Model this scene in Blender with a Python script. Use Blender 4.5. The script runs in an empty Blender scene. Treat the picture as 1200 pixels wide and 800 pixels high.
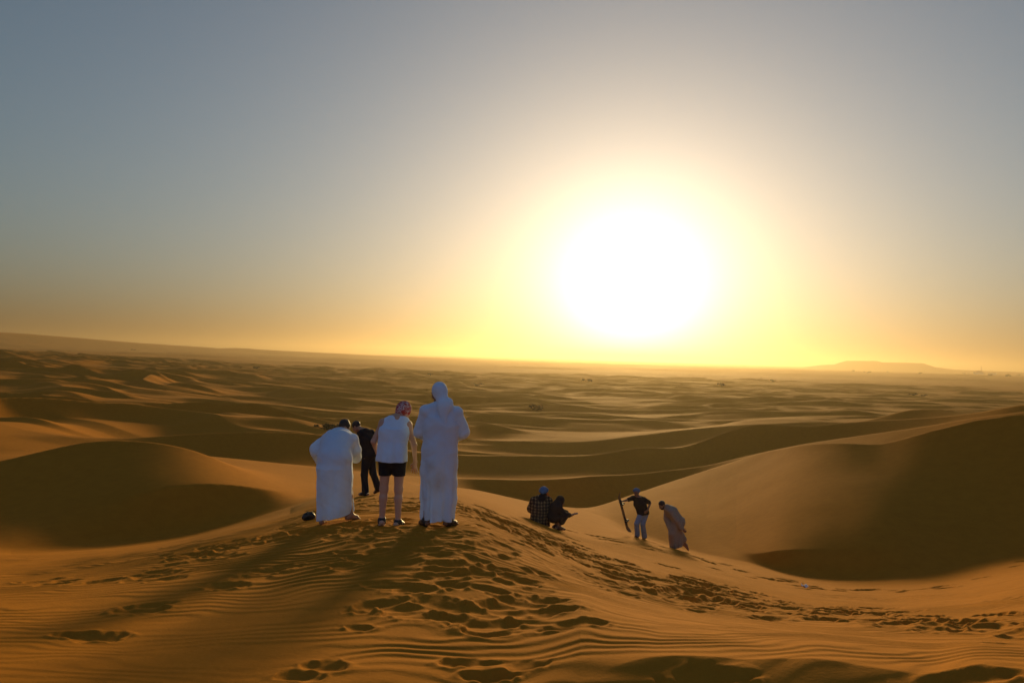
# look of the light
SKY_AIR, SKY_DUST, SKY_OZ, SKY_STR = 1.0, 0.45, 2.0, 0.077
SUN_COL, SUN_STR, SUN_ANG = (1.0, 0.70, 0.29), 5.0, 10.0
DUST_H, DUST_LOW, DUST_HIGH = 0.14, (0.122, 0.138, 0.23), (1.02, 0.94, 0.86)
EXPOSURE = 0.28
AUR_PY = 345
AUREOLE = [((1.0, 0.97, 0.90), 1.4, 4.7, 1.6), ((1.0, 0.82, 0.60), 0.36, 13.5, 1.35), ((1.0, 0.78, 0.57), 0.08, 27.0, 1.6)]
ANTISUN = [((0.22, 0.40, 1.0), 0.20, 1.6)]
HORIZON_DUST = []
HAZE_DENS, HAZE_G, HAZE_COL, HAZE_TOP = 0.00026, 0.70, (0.42, 0.34, 0.22), 90.0
SAND_A, SAND_B = (0.47, 0.180, 0.016), (0.38, 0.143, 0.013)
import bpy, math, random
import numpy as np
from mathutils import Vector, Matrix

random.seed(7)
rng = np.random.default_rng(11)
SC = bpy.context.scene
COL = SC.collection
R = math.radians

# ------------------------------------------------------------------ camera
FOC = 857.0                    # focal length in 1200-px units
CAMZ = 2.2                     # the camera above the men's feet
ROLL = math.atan(0.0285)
PITCH = math.atan(18 / FOC)
F_ = np.array([0, math.cos(PITCH), math.sin(PITCH)])
U0 = np.array([0, -math.sin(PITCH), math.cos(PITCH)])
X0 = np.array([1.0, 0, 0])
RT = X0 * math.cos(ROLL) + U0 * math.sin(ROLL)
UP = -X0 * math.sin(ROLL) + U0 * math.cos(ROLL)
cd = bpy.data.cameras.new('camera')
cam = bpy.data.objects.new('camera', cd)
COL.objects.link(cam)
cd.sensor_fit = 'HORIZONTAL'
cd.sensor_width = 36
cd.lens = 36 * FOC / 1200
cd.clip_start = 0.1
cd.clip_end = 60000
cam.matrix_world = Matrix(((RT[0], UP[0], -F_[0], 0), (RT[1], UP[1], -F_[1], 0), (RT[2], UP[2], -F_[2], CAMZ), (0, 0, 0, 1)))
SC.camera = cam


def ray(px, py):
    d = RT * (px - 600) / FOC - UP * (py - 400) / FOC + F_
    return d / np.linalg.norm(d)


def at(px, py, r):
    """bearing and height (relative to the camera) of a point seen at px,py at ground distance r"""
    d = ray(px, py)
    h = math.hypot(d[0], d[1])
    return math.atan2(d[0], d[1]), d[2] / h * r


# ------------------------------------------------------------------ noise
def _hash(ix, iy, seed):
    h = (ix.astype(np.int64) * 374761393 + iy.astype(np.int64) * 668265263 + seed * 974634777) & 0x7FFFFFFF
    h = ((h ^ (h >> 13)) * 1274126177) & 0x7FFFFFFF
    h = h ^ (h >> 16)
    return (h & 0xFFFF).astype(np.float32) / 65535.0


def vnoise(x, y, seed=0):
    """smooth value noise in -1..1"""
    x0 = np.floor(x); y0 = np.floor(y)
    fx = (x - x0).astype(np.float32); fy = (y - y0).astype(np.float32)
    fx = fx * fx * fx * (fx * (fx * 6 - 15) + 10); fy = fy * fy * fy * (fy * (fy * 6 - 15) + 10)
    ix = x0.astype(np.int64); iy = y0.astype(np.int64)
    a = _hash(ix, iy, seed); b = _hash(ix + 1, iy, seed); c = _hash(ix, iy + 1, seed); d = _hash(ix + 1, iy + 1, seed)
    return ((a + (b - a) * fx) * (1 - fy) + (c + (d - c) * fx) * fy) * 2 - 1


def fbm(x, y, seed=0, octv=3):
    s = 0; a = 1.0; t = 0
    for k in range(octv):
        s = s + a * vnoise(x * 2 ** k + 13.7 * k, y * 2 ** k - 7.1 * k, seed + k); t += a; a *= 0.5
    return s / t


def sstep(a, b, x):
    t = np.clip((x - a) / (b - a), 0, 1)
    return t * t * (3 - 2 * t)


# ------------------------------------------------------------------ object helpers
def link(o, parent=None):
    COL.objects.link(o)
    if parent is not None:
        o.parent = parent
    return o


def tag(o, label=None, cat=None, group=None, kind=None):
    if label: o['label'] = label
    if cat: o['category'] = cat
    if group: o['group'] = group
    if kind: o['kind'] = kind
    return o


def mesh_obj(name, verts, faces, mat, parent=None, smooth=True):
    me = bpy.data.meshes.new(name)
    verts = np.asarray(verts, dtype=np.float32)
    faces = np.asarray(faces, dtype=np.int32)
    n = faces.shape[1]
    me.vertices.add(len(verts)); me.vertices.foreach_set('co', verts.ravel())
    me.loops.add(faces.size); me.loops.foreach_set('vertex_index', faces.ravel())
    me.polygons.add(len(faces))
    me.polygons.foreach_set('loop_start', np.arange(0, faces.size, n, dtype=np.int32))
    me.polygons.foreach_set('use_smooth', np.full(len(faces), smooth, dtype=bool))
    me.update(calc_edges=True)
    if mat: me.materials.append(mat)
    return link(bpy.data.objects.new(name, me), parent)


# ------------------------------------------------------------------ materials
def mat(name, col, rough=0.9, var=0.0, vscale=20, bump=0.0, bscale=200, spec=0.2, trans=0.0, sheen=0.0, metal=0.0):
    m = bpy.data.materials.new(name); m.use_nodes = True
    nt = m.node_tree; N = nt.nodes; L = nt.links
    b = N['Principled BSDF']; out = N['Material Output']
    b.inputs['Roughness'].default_value = rough
    b.inputs['Specular IOR Level'].default_value = spec
    b.inputs['Metallic'].default_value = metal
    b.inputs['Base Color'].default_value = (*col, 1)
    if sheen: b.inputs['Sheen Weight'].default_value = sheen
    tc = N.new('ShaderNodeTexCoord')
    if var:
        nz = N.new('ShaderNodeTexNoise'); nz.inputs['Scale'].default_value = vscale; nz.inputs['Detail'].default_value = 4
        L.new(tc.outputs['Object'], nz.inputs['Vector'])
        mx = N.new('ShaderNodeMix'); mx.data_type = 'RGBA'
        mx.inputs['A'].default_value = (*[c * (1 - var) for c in col], 1)
        mx.inputs['B'].default_value = (*[min(1, c * (1 + var)) for c in col], 1)
        L.new(nz.outputs['Fac'], mx.inputs['Factor']); L.new(mx.outputs['Result'], b.inputs['Base Color'])
        m['c'] = 1
    if bump:
        nb = N.new('ShaderNodeTexNoise'); nb.inputs['Scale'].default_value = bscale; nb.inputs['Detail'].default_value = 3
        L.new(tc.outputs['Object'], nb.inputs['Vector'])
        bp = N.new('ShaderNodeBump'); bp.inputs['Strength'].default_value = bump; bp.inputs['Distance'].default_value = 0.01
        L.new(nb.outputs['Fac'], bp.inputs['Height']); L.new(bp.outputs['Normal'], b.inputs['Normal'])
    if trans:
        tr = N.new('ShaderNodeBsdfTranslucent'); tr.inputs['Color'].default_value = (*col, 1)
        ms = N.new('ShaderNodeMixShader'); ms.inputs['Fac'].default_value = trans
        L.new(b.outputs['BSDF'], ms.inputs[1]); L.new(tr.outputs['BSDF'], ms.inputs[2]); L.new(ms.outputs['Shader'], out.inputs['Surface'])
    return m
# ------------------------------------------------------------------ sun, sky, air
_sd = ray(742, 322)
SUN = Vector(_sd)
SUN_EL = math.asin(SUN.z)
SUN_AZ = math.atan2(SUN.x, SUN.y)
sl = bpy.data.lights.new('sun', 'SUN')
sl.energy = SUN_STR
sl.angle = R(SUN_ANG)
sl.color = SUN_COL
so = link(bpy.data.objects.new('sun', sl))
so.rotation_euler = SUN.to_track_quat('Z', 'Y').to_euler()
so.location = (0, 0, 30)

w = bpy.data.worlds.new('World'); SC.world = w; w.use_nodes = True
nt = w.node_tree; N = nt.nodes; L = nt.links
for n in list(N): N.remove(n)
out = N.new('ShaderNodeOutputWorld')
tc = N.new('ShaderNodeTexCoord')
sep = N.new('ShaderNodeSeparateXYZ'); L.new(tc.outputs['Generated'], sep.inputs[0])


def M(op, a, b=None, c=None):
    n = N.new('ShaderNodeMath'); n.operation = op
    for i, v in enumerate((a, b, c)):
        if v is None: continue
        if isinstance(v, (int, float)): n.inputs[i].default_value = v
        else: L.new(v, n.inputs[i])
    return n.outputs[0]


zc = M('MAXIMUM', sep.outputs['Z'], 0.004)
cmb = N.new('ShaderNodeCombineXYZ'); L.new(sep.outputs['X'], cmb.inputs[0]); L.new(sep.outputs['Y'], cmb.inputs[1]); L.new(zc, cmb.inputs[2])
sky = N.new('ShaderNodeTexSky'); sky.sky_type = 'NISHITA'; sky.sun_disc = False
sky.sun_elevation = SUN_EL; sky.sun_rotation = SUN_AZ
sky.air_density = SKY_AIR; sky.dust_density = SKY_DUST; sky.ozone_density = SKY_OZ
L.new(cmb.outputs[0], sky.inputs['Vector'])
bg = N.new('ShaderNodeBackground'); bg.inputs['Strength'].default_value = SKY_STR
# dust low over the horizon swallows part of the light there
thin = M('SUBTRACT', 1.0, M('EXPONENT', M('MULTIPLY', M('DIVIDE', zc, DUST_H), -1.0)))
tn = N.new('ShaderNodeMix'); tn.data_type = 'RGBA'; L.new(thin, tn.inputs['Factor'])
tn.inputs['A'].default_value = (*DUST_LOW, 1); tn.inputs['B'].default_value = (*DUST_HIGH, 1)
tm = N.new('ShaderNodeMix'); tm.data_type = 'RGBA'; tm.blend_type = 'MULTIPLY'; tm.inputs['Factor'].default_value = 1
L.new(sky.outputs['Color'], tm.inputs['A']); L.new(tn.outputs['Result'], tm.inputs['B'])
L.new(tm.outputs['Result'], bg.inputs['Color'])
# the bright aureole dust in the air makes round a low sun (depends only on the direction in the sky)
dt = N.new('ShaderNodeVectorMath'); dt.operation = 'DOT_PRODUCT'
L.new(tc.outputs['Generated'], dt.inputs[0]); dt.inputs[1].default_value = Vector(ray(742, AUR_PY))
ang = M('MULTIPLY', M('ARCCOSINE', M('MINIMUM', dt.outputs['Value'], 0.999999)), 180 / math.pi)   # degrees off the sun
last = bg.outputs['Background']
for (col, st, wid, pw) in AUREOLE:
    e = M('EXPONENT', M('MULTIPLY', M('POWER', M('DIVIDE', ang, wid), pw), -1.0))
    b2 = N.new('ShaderNodeBackground'); b2.inputs['Color'].default_value = (*col, 1)
    L.new(M('MULTIPLY', e, st), b2.inputs['Strength'])
    ad = N.new('ShaderNodeAddShader'); L.new(last, ad.inputs[0]); L.new(b2.outputs['Background'], ad.inputs[1]); last = ad.outputs[0]
# the clear blue side of the sky, opposite the sun
da = N.new('ShaderNodeVectorMath'); da.operation = 'DOT_PRODUCT'
L.new(tc.outputs['Generated'], da.inputs[0]); da.inputs[1].default_value = Vector((-SUN.x, -SUN.y, .75)).normalized()
for (col, st, pw) in ANTISUN:
    b2 = N.new('ShaderNodeBackground'); b2.inputs['Color'].default_value = (*col, 1)
    L.new(M('MULTIPLY', M('POWER', M('MAXIMUM', da.outputs['Value'], 0.0), pw), st), b2.inputs['Strength'])
    ad = N.new('ShaderNodeAddShader'); L.new(last, ad.inputs[0]); L.new(b2.outputs['Background'], ad.inputs[1]); last = ad.outputs[0]
# dust lying low along the whole horizon
for (col, st, wid) in HORIZON_DUST:
    e = M('EXPONENT', M('MULTIPLY', M('DIVIDE', M('MAXIMUM', sep.outputs['Z'], 0.0), wid), -1.0))
    b2 = N.new('ShaderNodeBackground'); b2.inputs['Color'].default_value = (*col, 1)
    L.new(M('MULTIPLY', e, st), b2.inputs['Strength'])
    ad = N.new('ShaderNodeAddShader'); L.new(last, ad.inputs[0]); L.new(b2.outputs['Background'], ad.inputs[1]); last = ad.outputs[0]
L.new(last, out.inputs['Surface'])

SC.view_settings.view_transform = 'Standard'
SC.view_settings.look = 'None'
SC.view_settings.gamma = 1
SC.view_settings.use_curve_mapping = False
SC.view_settings.exposure = EXPOSURE
SC.cycles.use_denoising = True
SC.cycles.max_bounces = 6
SC.cycles.volume_bounces = 1
SC.cycles.transparent_max_bounces = 8
SC.cycles.caustics_reflective = False
SC.cycles.caustics_refractive = False
# ------------------------------------------------------------------ the dunes: one sheet of sand
# contour lines of the land (troughs and crests) as (px, py, ground distance) read off the photograph
# and turned into bearings and heights; the sheet is lofted between them along the distance
def curve(pts):
    a = sorted(at(*p) + (p[2],) for p in pts)
    return np.array(a)


K_PIT = curve([(-200, 880, 3.2), (300, 878, 3.2), (600, 885, 3.2), (700, 880, 3.4), (760, 878, 3.5), (900, 868, 3.6), (1000, 882, 3.6), (1080, 886, 3.65), (1200, 872, 3.7), (1400, 872, 3.7)])
K_BOTTOM = curve([(-200, 812, 4.4), (0, 806, 4.4), (200, 806, 4.3), (400, 800, 4.2), (600, 798, 4.15), (700, 786, 4.2), (760, 770, 4.35), (800, 768, 4.4), (880, 772, 4.45), (960, 772, 4.5), (1000, 778, 4.5), (1060, 788, 4.5), (1095, 791, 4.52), (1140, 782, 4.6), (1200, 785, 4.65), (1400, 790, 4.8)])
K_MOUND = curve([(-200, 705, 8.5), (0, 692, 9), (140, 668, 9.6), (240, 645, 10), (320, 626, 10.4), (380, 612, 10.4), (450, 611, 9.9), (515, 613, 9.6), (560, 620, 9.4), (600, 638, 9.2), (700, 684, 8.8), (800, 712, 8.5), (900, 730, 8.3), (1050, 742, 8.0), (1200, 746, 8.0), (1400, 750, 8)])
K_FOOT = curve([(-200, 655, 17), (0, 650, 17), (150, 640, 18), (240, 626, 18), (300, 613, 17), (360, 598, 15.5), (430, 579, 16.6), (490, 582, 15), (545, 589, 14.5), (600, 606, 15.5), (640, 617, 17.8), (690, 624, 20.5), (745, 628, 23.2), (800, 645, 22), (850, 661, 20.8), (900, 673, 20), (1000, 686, 19.5), (1100, 684, 19.5), (1200, 662, 21), (1400, 640, 22)])
K_VALLEY = curve([(-200, 646, 22), (0, 641, 22), (150, 632, 23.6), (240, 621, 24.2), (300, 606, 24.8), (360, 588, 26), (430, 572, 30), (490, 572, 33), (545, 577, 36), (600, 588, 38), (650, 596, 38), (690, 600, 36), (740, 620, 31), (800, 642, 26), (880, 659, 23), (950, 674, 21.5), (1000, 677, 21.3), (1050, 672, 21.5), (1100, 670, 22), (1200, 650, 24), (1400, 620, 24)])
K_LIP = curve([(-200, 628, 24), (0, 620, 24.3), (100, 600, 25.2), (180, 573, 25.8), (230, 568, 26.0), (290, 571, 26.6), (328, 577, 27.2), (360, 582, 28.4), (430, 571, 32), (490, 571, 35), (545, 575, 38.5), (600, 586, 40.5), (650, 595, 40.5), (690, 597, 39), (740, 604, 34), (800, 618, 29), (850, 640, 25.5), (880, 650, 23.6), (905, 645, 22.9), (945, 643, 22.6), (985, 643, 22.6), (1020, 641, 22.6), (1060, 648, 22.8), (1100, 645, 23.6), (1200, 618, 26), (1400, 590, 26)])
K_NEAR = curve([(-200, 565, 31), (-80, 556, 31), (0, 541, 31), (60, 527, 31.5), (110, 518, 31.8), (130, 517, 31.8), (170, 518, 31.5), (205, 523, 31), (240, 533, 30.6), (275, 549, 30.2), (320, 566, 30), (360, 573, 31), (430, 570, 36), (490, 570, 39), (545, 573, 42), (600, 584, 43.5), (650, 594, 43), (690, 596, 42), (740, 580, 43), (800, 560, 45), (850, 545, 43.2), (900, 528, 40.5), (935, 521, 37.0), (970, 518, 35.2), (1000, 519, 34.2), (1025, 521, 34.0), (1080, 508, 33.4), (1150, 492, 33.2), (1200, 486, 33), (1300, 478, 33), (1400, 474, 33)])
K_BEHIND = curve([(-200, 560, 40), (0, 556, 40), (130, 540, 41), (240, 543, 42), (300, 546, 44), (360, 552, 46), (430, 558, 44), (490, 567, 43.5), (545, 577, 45.2), (600, 587, 46), (650, 595, 46.5), (690, 597, 48), (740, 588, 51), (800, 572, 54), (900, 545, 52), (970, 535, 49), (1080, 525, 46), (1200, 502, 44), (1400, 490, 44)])
K_WEDGE = curve([(-200, 545, 50), (0, 537, 50), (130, 531, 50), (240, 534, 50), (360, 545, 52), (430, 553, 51), (490, 559, 49), (545, 561, 48.5), (600, 562, 48.5), (650, 561, 50), (690, 558, 53), (740, 556, 56), (800, 549, 59), (870, 536, 59), (940, 521, 57), (990, 513, 55), (1080, 500, 52), (1164, 486, 49), (1200, 482, 48), (1400, 474, 48)])
K_DIP = curve([(-200, 538, 60), (0, 530, 60), (130, 533, 61), (200, 539, 61), (260, 543, 61), (340, 544, 62), (430, 550, 65), (545, 556, 68), (690, 555, 71), (800, 553, 75), (870, 541, 77), (940, 530, 75), (1080, 508, 70), (1200, 494, 67), (1400, 490, 67)])
K_BAND = curve([(-200, 515, 68), (0, 516, 68), (60, 517, 68), (130, 515, 68), (200, 510, 68), (260, 507, 68), (340, 507, 69), (400, 512, 71), (440, 520, 72), (490, 529, 73), (545, 533, 74), (620, 534, 75), (700, 533, 77), (750, 524, 80), (800, 524, 82), (850, 506, 84), (870, 499, 84), (900, 497, 84), (940, 500, 82), (1000, 494, 80), (1060, 491, 77), (1136, 484, 74), (1200, 474, 72), (1400, 468, 72)])
K_TROUGH = curve([(-200, 516, 84), (0, 516, 84), (130, 514, 91), (340, 517, 94), (490, 530, 98), (620, 533, 101), (750, 528, 105), (870, 512, 106), (940, 508, 106), (1060, 500, 104), (1200, 492, 88), (1400, 490, 88)])
K_CREST = curve([(-200, 497, 98), (0, 494, 98), (130, 496, 99), (260, 500, 100), (400, 506, 102), (490, 517, 104), (545, 519, 105), (620, 519, 106), (690, 517, 108), (760, 509, 112), (850, 500, 114), (940, 494, 114), (1030, 490, 112), (1055, 482, 112), (1105, 479, 110), (1150, 486, 108), (1200, 480, 104), (1400, 474, 104)])

KNOTS = [None, K_PIT, K_BOTTOM, K_MOUND, K_FOOT, K_VALLEY, K_LIP, K_NEAR, K_BEHIND, K_WEDGE, K_DIP, K_BAND, K_TROUGH, K_CREST]
# how sharp each line is along the picture: pairs (px, sharpness)
SHARP = [0, 0, [(0, 0), (700, 0), (780, .7), (1200, .7)], 0, 0, [(0, .2), (545, .6), (660, .6), (740, 0), (1000, .7), (1100, .2)],
         [(120, 0), (200, .95), (310, .95), (370, 0), (800, 0), (890, .9), (945, .9), (985, .3), (1070, 0)],
         [(0, .8), (150, .9), (270, .8), (360, .0), (680, .3), (740, .5), (850, .2), (930, .9), (1200, .9)], 0,
         [(130, 0), (450, 0), (545, .9), (1200, .9)], 0, [(60, .2), (140, .9), (1200, .9)], 0, [(0, .7), (1200, .9)]]
PXTH = lambda px: math.atan2((px - 600) / FOC, 1.0)

# polar tessellation about the viewpoint's foot: fine where the photograph looks, coarse elsewhere
fine = np.linspace(-R(41), R(41), 1500)
mid_l = np.linspace(-R(64), -R(41), 90, endpoint=False); mid_r = np.linspace(R(41), R(64), 91)[1:]
rest = np.linspace(R(64), 2 * math.pi - R(64), 74)[1:-1]
TH = np.concatenate([mid_l, fine, mid_r, rest])
rr = [0.35]
while rr[-1] < 11000:
    r = rr[-1]
    f = 0.02 if r < 2.6 else 0.0029 if r < 24 else 0.0045 if r < 130 else 0.0055 if r < 700 else 0.015 if r < 3000 else 0.04
    rr.append(r * (1 + f))
RR = np.array(rr)
NT, NR = len(TH), len(RR)
th_w = np.where(TH > math.pi, TH - 2 * math.pi, TH)
ax = np.abs(th_w)
back = sstep(R(50), R(110), ax)          # 1 behind the viewer


def along(c, col):
    """smooth interpolation of a contour over the bearing"""
    from_x, y = c[:, 0], c[:, col]
    n = len(from_x); d = np.diff(y) / np.diff(from_x)
    m = np.zeros(n); m[0] = d[0]; m[-1] = d[-1]
    for i in range(1, n - 1):
        m[i] = (d[i - 1] * (from_x[i + 1] - from_x[i]) + d[i] * (from_x[i] - from_x[i - 1])) / (from_x[i + 1] - from_x[i - 1])
        if col == 2 and d[i - 1] * d[i] <= 0: m[i] = 0
    x = np.clip(th_w, from_x[0], from_x[-1])
    k = np.clip(np.searchsorted(from_x, x) - 1, 0, n - 2)
    h = from_x[k + 1] - from_x[k]; t = (x - from_x[k]) / h
    return (2 * t**3 - 3 * t**2 + 1) * y[k] + (t**3 - 2 * t**2 + t) * h * m[k] + (-2 * t**3 + 3 * t**2) * y[k + 1] + (t**3 - t**2) * h * m[k + 1]


kr = [np.full(NT, 0.35), np.full(NT, 1.6)]
kz = [np.full(NT, -1.62), np.full(NT, -1.70)]
ks = [np.zeros(NT), np.zeros(NT)]
bz = [-1.62, -1.7, -1.8, -1.9, -2.6, -4.2, -5.0, -5.2, -5.4, -6.0, -6.5, -7, -7.6, -8.2, -8.6, -9]
for i, c in enumerate(KNOTS):
    if c is None: continue
    rk = along(c, 2)
    zk = along(c, 1)
    sg = 4 if i < 3 else 13
    kk = np.exp(-0.5 * (np.arange(-40, 41) / sg) ** 2); kk /= kk.sum()
    sm_ = lambda a: np.where(np.abs(th_w) < R(40), np.convolve(np.pad(a, 40, mode='edge'), kk, 'valid'), a)
    rk = sm_(rk); zk = sm_(zk)
    rk = rk * (1 - back) + np.median(c[:, 2]) * back
    zk = zk * (1 - back) + bz[i + 1] * back
    s = SHARP[i]
    sk = np.full(NT, float(s)) if not isinstance(s, list) else np.interp(th_w, [PXTH(p[0]) for p in s], [p[1] for p in s])
    sk = sm_(sk)
    kr.append(np.maximum(rk, kr[-1] + 0.4)); kz.append(zk); ks.append(sk * (1 - back))
# the plain beyond
far_r = [135, 250, 450, 900, 2000, 11000]
far_l = [-9.5, -8.2, -8.0, -9.5, -14, -16]
far_c = [-12.5, -14, -15, -16, -17, -18]
far_rt = [-9.5, -12.5, -15, -16, -17, -18]
wl = 1 - sstep(PXTH(-50), PXTH(420), th_w); wr = sstep(PXTH(700), PXTH(1050), th_w)
for i, r in enumerate(far_r):
    kr.append(np.full(NT, float(r))); kz.append(far_l[i] * wl + far_rt[i] * wr + far_c[i] * (1 - wl - wr)); ks.append(np.zeros(NT))
kr = np.array(kr); kz = np.array(kz); ks = np.array(ks)
NK = len(kr)
sec = np.diff(kz, axis=0) / np.diff(kr, axis=0)
mL = np.zeros_like(kz); mR = np.zeros_like(kz)
for k in range(NK):
    if k == 0: mL[k] = mR[k] = sec[0]; continue
    if k == NK - 1: mL[k] = mR[k] = sec[-1]; continue
    a, b = sec[k - 1], sec[k]
    ha, hb = kr[k] - kr[k - 1], kr[k + 1] - kr[k]
    w1, w2 = 2 * hb + ha, hb + 2 * ha
    with np.errstate(divide='ignore', invalid='ignore'):
        sm = np.where(a * b > 0, (w1 + w2) / (w1 / a + w2 / b), 0)
    mL[k] = sm * (1 - ks[k]) + (a * 1.55) * ks[k]
    mR[k] = sm * (1 - ks[k]) + (b * (0.05 if k == 6 else 0.9)) * ks[k]
Z = np.zeros((NR, NT))
for j in range(NT):
    k = np.clip(np.searchsorted(kr[:, j], RR, side='right') - 1, 0, NK - 2)
    h = kr[k + 1, j] - kr[k, j]; t = np.clip((RR - kr[k, j]) / h, 0, 1)
    Z[:, j] = (2 * t**3 - 3 * t**2 + 1) * kz[k, j] + (t**3 - 2 * t**2 + t) * h * mR[k, j] + (-2 * t**3 + 3 * t**2) * kz[k + 1, j] + (t**3 - t**2) * h * mL[k + 1, j]
del kr, kz, ks, mL, mR, sec

PX = RR[:, None] * np.sin(TH)[None, :]
PY = RR[:, None] * np.cos(TH)[None, :]
R2 = np.broadcast_to(RR[:, None], Z.shape)


def rows(lo, hi):
    return slice(int(np.searchsorted(RR, lo)), int(np.searchsorted(RR, hi)))


# broad unevenness of the near dunes
s = rows(2, 130)
Z[s] += (0.05 * fbm(PX[s] / 3.1, PY[s] / 3.1, 3) * sstep(3, 8, R2[s]) * (1 - .7 * sstep(18, 26, R2[s])) * (1 - sstep(60, 110, R2[s]))
         + 0.09 * fbm(PX[s] / 11, PY[s] / 9, 5) * sstep(14, 40, R2[s])).astype(np.float64)

# the dune field of the plain: transverse ridges, gentle away from the camera, steep towards it, broken along their length
def ridges(x, y, lam, seed, steep=0.27, amp_len=55.0, warp=0.55):
    u = y + x * 0.13
    u = u + lam * warp * (vnoise(x / (lam * 1.7), y / (lam * 2.1), seed) + 0.5 * vnoise(x / (lam * 0.7), y / (lam * 1.0), seed + 1))
    p = u / lam
    n = np.floor(p); t = p - n
    a = np.clip(0.6 + 0.75 * vnoise(x / amp_len + n * 7.31, n * 3.7 + 0.5, seed + 2), 0.12, 1.25)
    up = np.clip(t / steep, 0, 1); dn = np.clip((t - steep) / (1 - steep), 0, 1)
    f = np.where(t < steep, up ** 1.25, 0.85 * (0.5 + 0.5 * np.cos(math.pi * dn)) + 0.15 * (1 - dn))
    return a * f


s = rows(48, 11000)
X, Y, Q = PX[s], PY[s], R2[s]
dr = np.gradient(RR)[s][:, None]
tw = np.broadcast_to(th_w[None, :], Q.shape)
lw = 1 - sstep(-0.40, 0.0, tw)
rw = sstep(PXTH(760), PXTH(1150), tw)
near_l = 1 - sstep(PXTH(40), PXTH(190), tw)
mid_l_ = 1 - sstep(PXTH(560), PXTH(700), tw)
w0 = np.maximum(sstep(104, 150, Q), sstep(74, 96, Q) * mid_l_) * (1 - near_l) + sstep(50, 85, Q) * near_l
A1 = 1.12 + 0.5 * lw - 0.2 * rw
Z[s] += w0 * (A1 * 1.2 * ridges(X, Y, 22, 21, amp_len=19, warp=.85) * (1 - sstep(6, 10, dr))
              + 0.50 * A1 * ridges(X * .97 + Y * .2, Y, 11, 41, amp_len=13) * (1 - sstep(2.4, 4, dr))
              + 0.5 * A1 * ridges(X * .97 - Y * .12, Y, 47, 47, amp_len=40) * (1 - sstep(10, 16, dr))
              + (0.5 + 0.7 * lw) * ridges(X - .15 * Y, Y, 90, 61, amp_len=90) * sstep(120, 220, Q)
              + 0.8 * fbm(X / 130, Y / 130, 77)
              + 2.2 * sstep(500, 1200, Q) * ridges(X, Y, 130, 81, amp_len=130) * (1 - sstep(28, 45, dr))
              + 4.0 * sstep(1200, 2500, Q) * ridges(X, Y, 420, 83, amp_len=500))

# far high ground: a dune massif on the left, a flat-topped hill on the right
def hill(bear, dist, depth, prof):
    """prof: (px, height above the plain)"""
    b = [PXTH(p[0]) for p in prof]; h = [p[1] for p in prof]
    s = rows(dist - depth * 2.2, dist + depth * 2.2)
    q = np.interp(th_w, b, h, left=h[0] if bear < 0 else 0, right=h[-1] if bear > 0 else 0)
    g = np.exp(-((R2[s] - dist) / depth) ** 2)
    Z[s] += q[None, :] * g * (1 - back)[None, :]


hill(-1, 2700, 500, [(-500, 46), (-60, 46), (0, 43), (60, 38), (130, 29), (200, 21), (260, 16), (330, 11), (420, 7), (560, 2), (640, 0)])
hill(0, 4600, 420, [(940, 0), (962, 20), (978, 26), (984, 38), (992, 51), (1028, 53), (1034, 46), (1060, 48), (1082, 46), (1096, 26), (1120, 14), (1190, 12), (1300, 0)])

# ------------------------------------------------------------------ wind ripples on the near sand (real relief)
s = rows(2.0, 24)
X, Y, Q = PX[s], PY[s], R2[s]
wv = Y * (1 + 0) + X * (-0.10) + 0.62 * fbm(X / 2.0, Y / 1.7, 101, 3) + 0.15 * vnoise(X / 0.65, Y / 0.45, 103) + 0.05 * vnoise(X / 0.24, Y / 0.25, 105)
lam = 0.165
ph = wv / lam
tt = ph - np.floor(ph)
rip = np.where(tt < 0.36, sstep(0, 0.36, tt), 1 - sstep(0.36, 1, tt)) - 0.5
amp = 0.0125 * np.clip(0.66 + 0.7 * fbm(X / 1.9, Y / 1.2, 107, 3), 0.22, 1.1) * (0.6 + 0.4 * sstep(4.5, 7, Q)) * (1 - sstep(14, 22, Q)) * sstep(2.0, 3.0, Q)
# the trampled crest carries less of it
Z[s] += np.clip(amp, 0, 1) * rip
wv2 = Y + X * 0.16 + 0.9 * fbm(X / 3.1, Y / 3.1, 121, 2)
Z[s] += 0.006 * np.sin(wv2 / 0.83 * 2 * math.pi) * (0.4 + 0.6 * vnoise(X / 2.2, Y / 1.4, 123)) * (1 - sstep(9, 15, Q)) * sstep(2.5, 4, Q)


# ------------------------------------------------------------------ where a line of sight meets the sand
def height(x, y):
    r = math.hypot(x, y); t = math.atan2(x, y)
    if t < TH[0]: t += 2 * math.pi
    j = min(max(int(np.searchsorted(TH, t)) - 1, 0), NT - 2); i = min(max(int(np.searchsorted(RR, r)) - 1, 0), NR - 2)
    a = (r - RR[i]) / (RR[i + 1] - RR[i]); b = (t - TH[j]) / (TH[j + 1] - TH[j])
    return (Z[i, j] * (1 - a) + Z[i + 1, j] * a) * (1 - b) + (Z[i, j + 1] * (1 - a) + Z[i + 1, j + 1] * a) * b


def hit(px, py, rmin=2.5):
    d = ray(px, py); h = math.hypot(d[0], d[1]); sl = d[2] / h
    j = int(np.searchsorted(TH, math.atan2(d[0], d[1])))
    below = (Z[:, j] > RR * sl) & (RR > rmin)
    i = int(np.argmax(below)) if below.any() else NR - 1
    r0, r1 = RR[i - 1], RR[i]
    e0 = Z[i - 1, j] - r0 * sl; e1 = Z[i, j] - r1 * sl
    f = 0 if e0 == e1 else min(max(-e0 / (e1 - e0), 0), 1)
    r = r0 + (r1 - r0) * f
    return d[0] / h * r, d[1] / h * r, r


DIG = np.zeros_like(Z)


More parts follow.
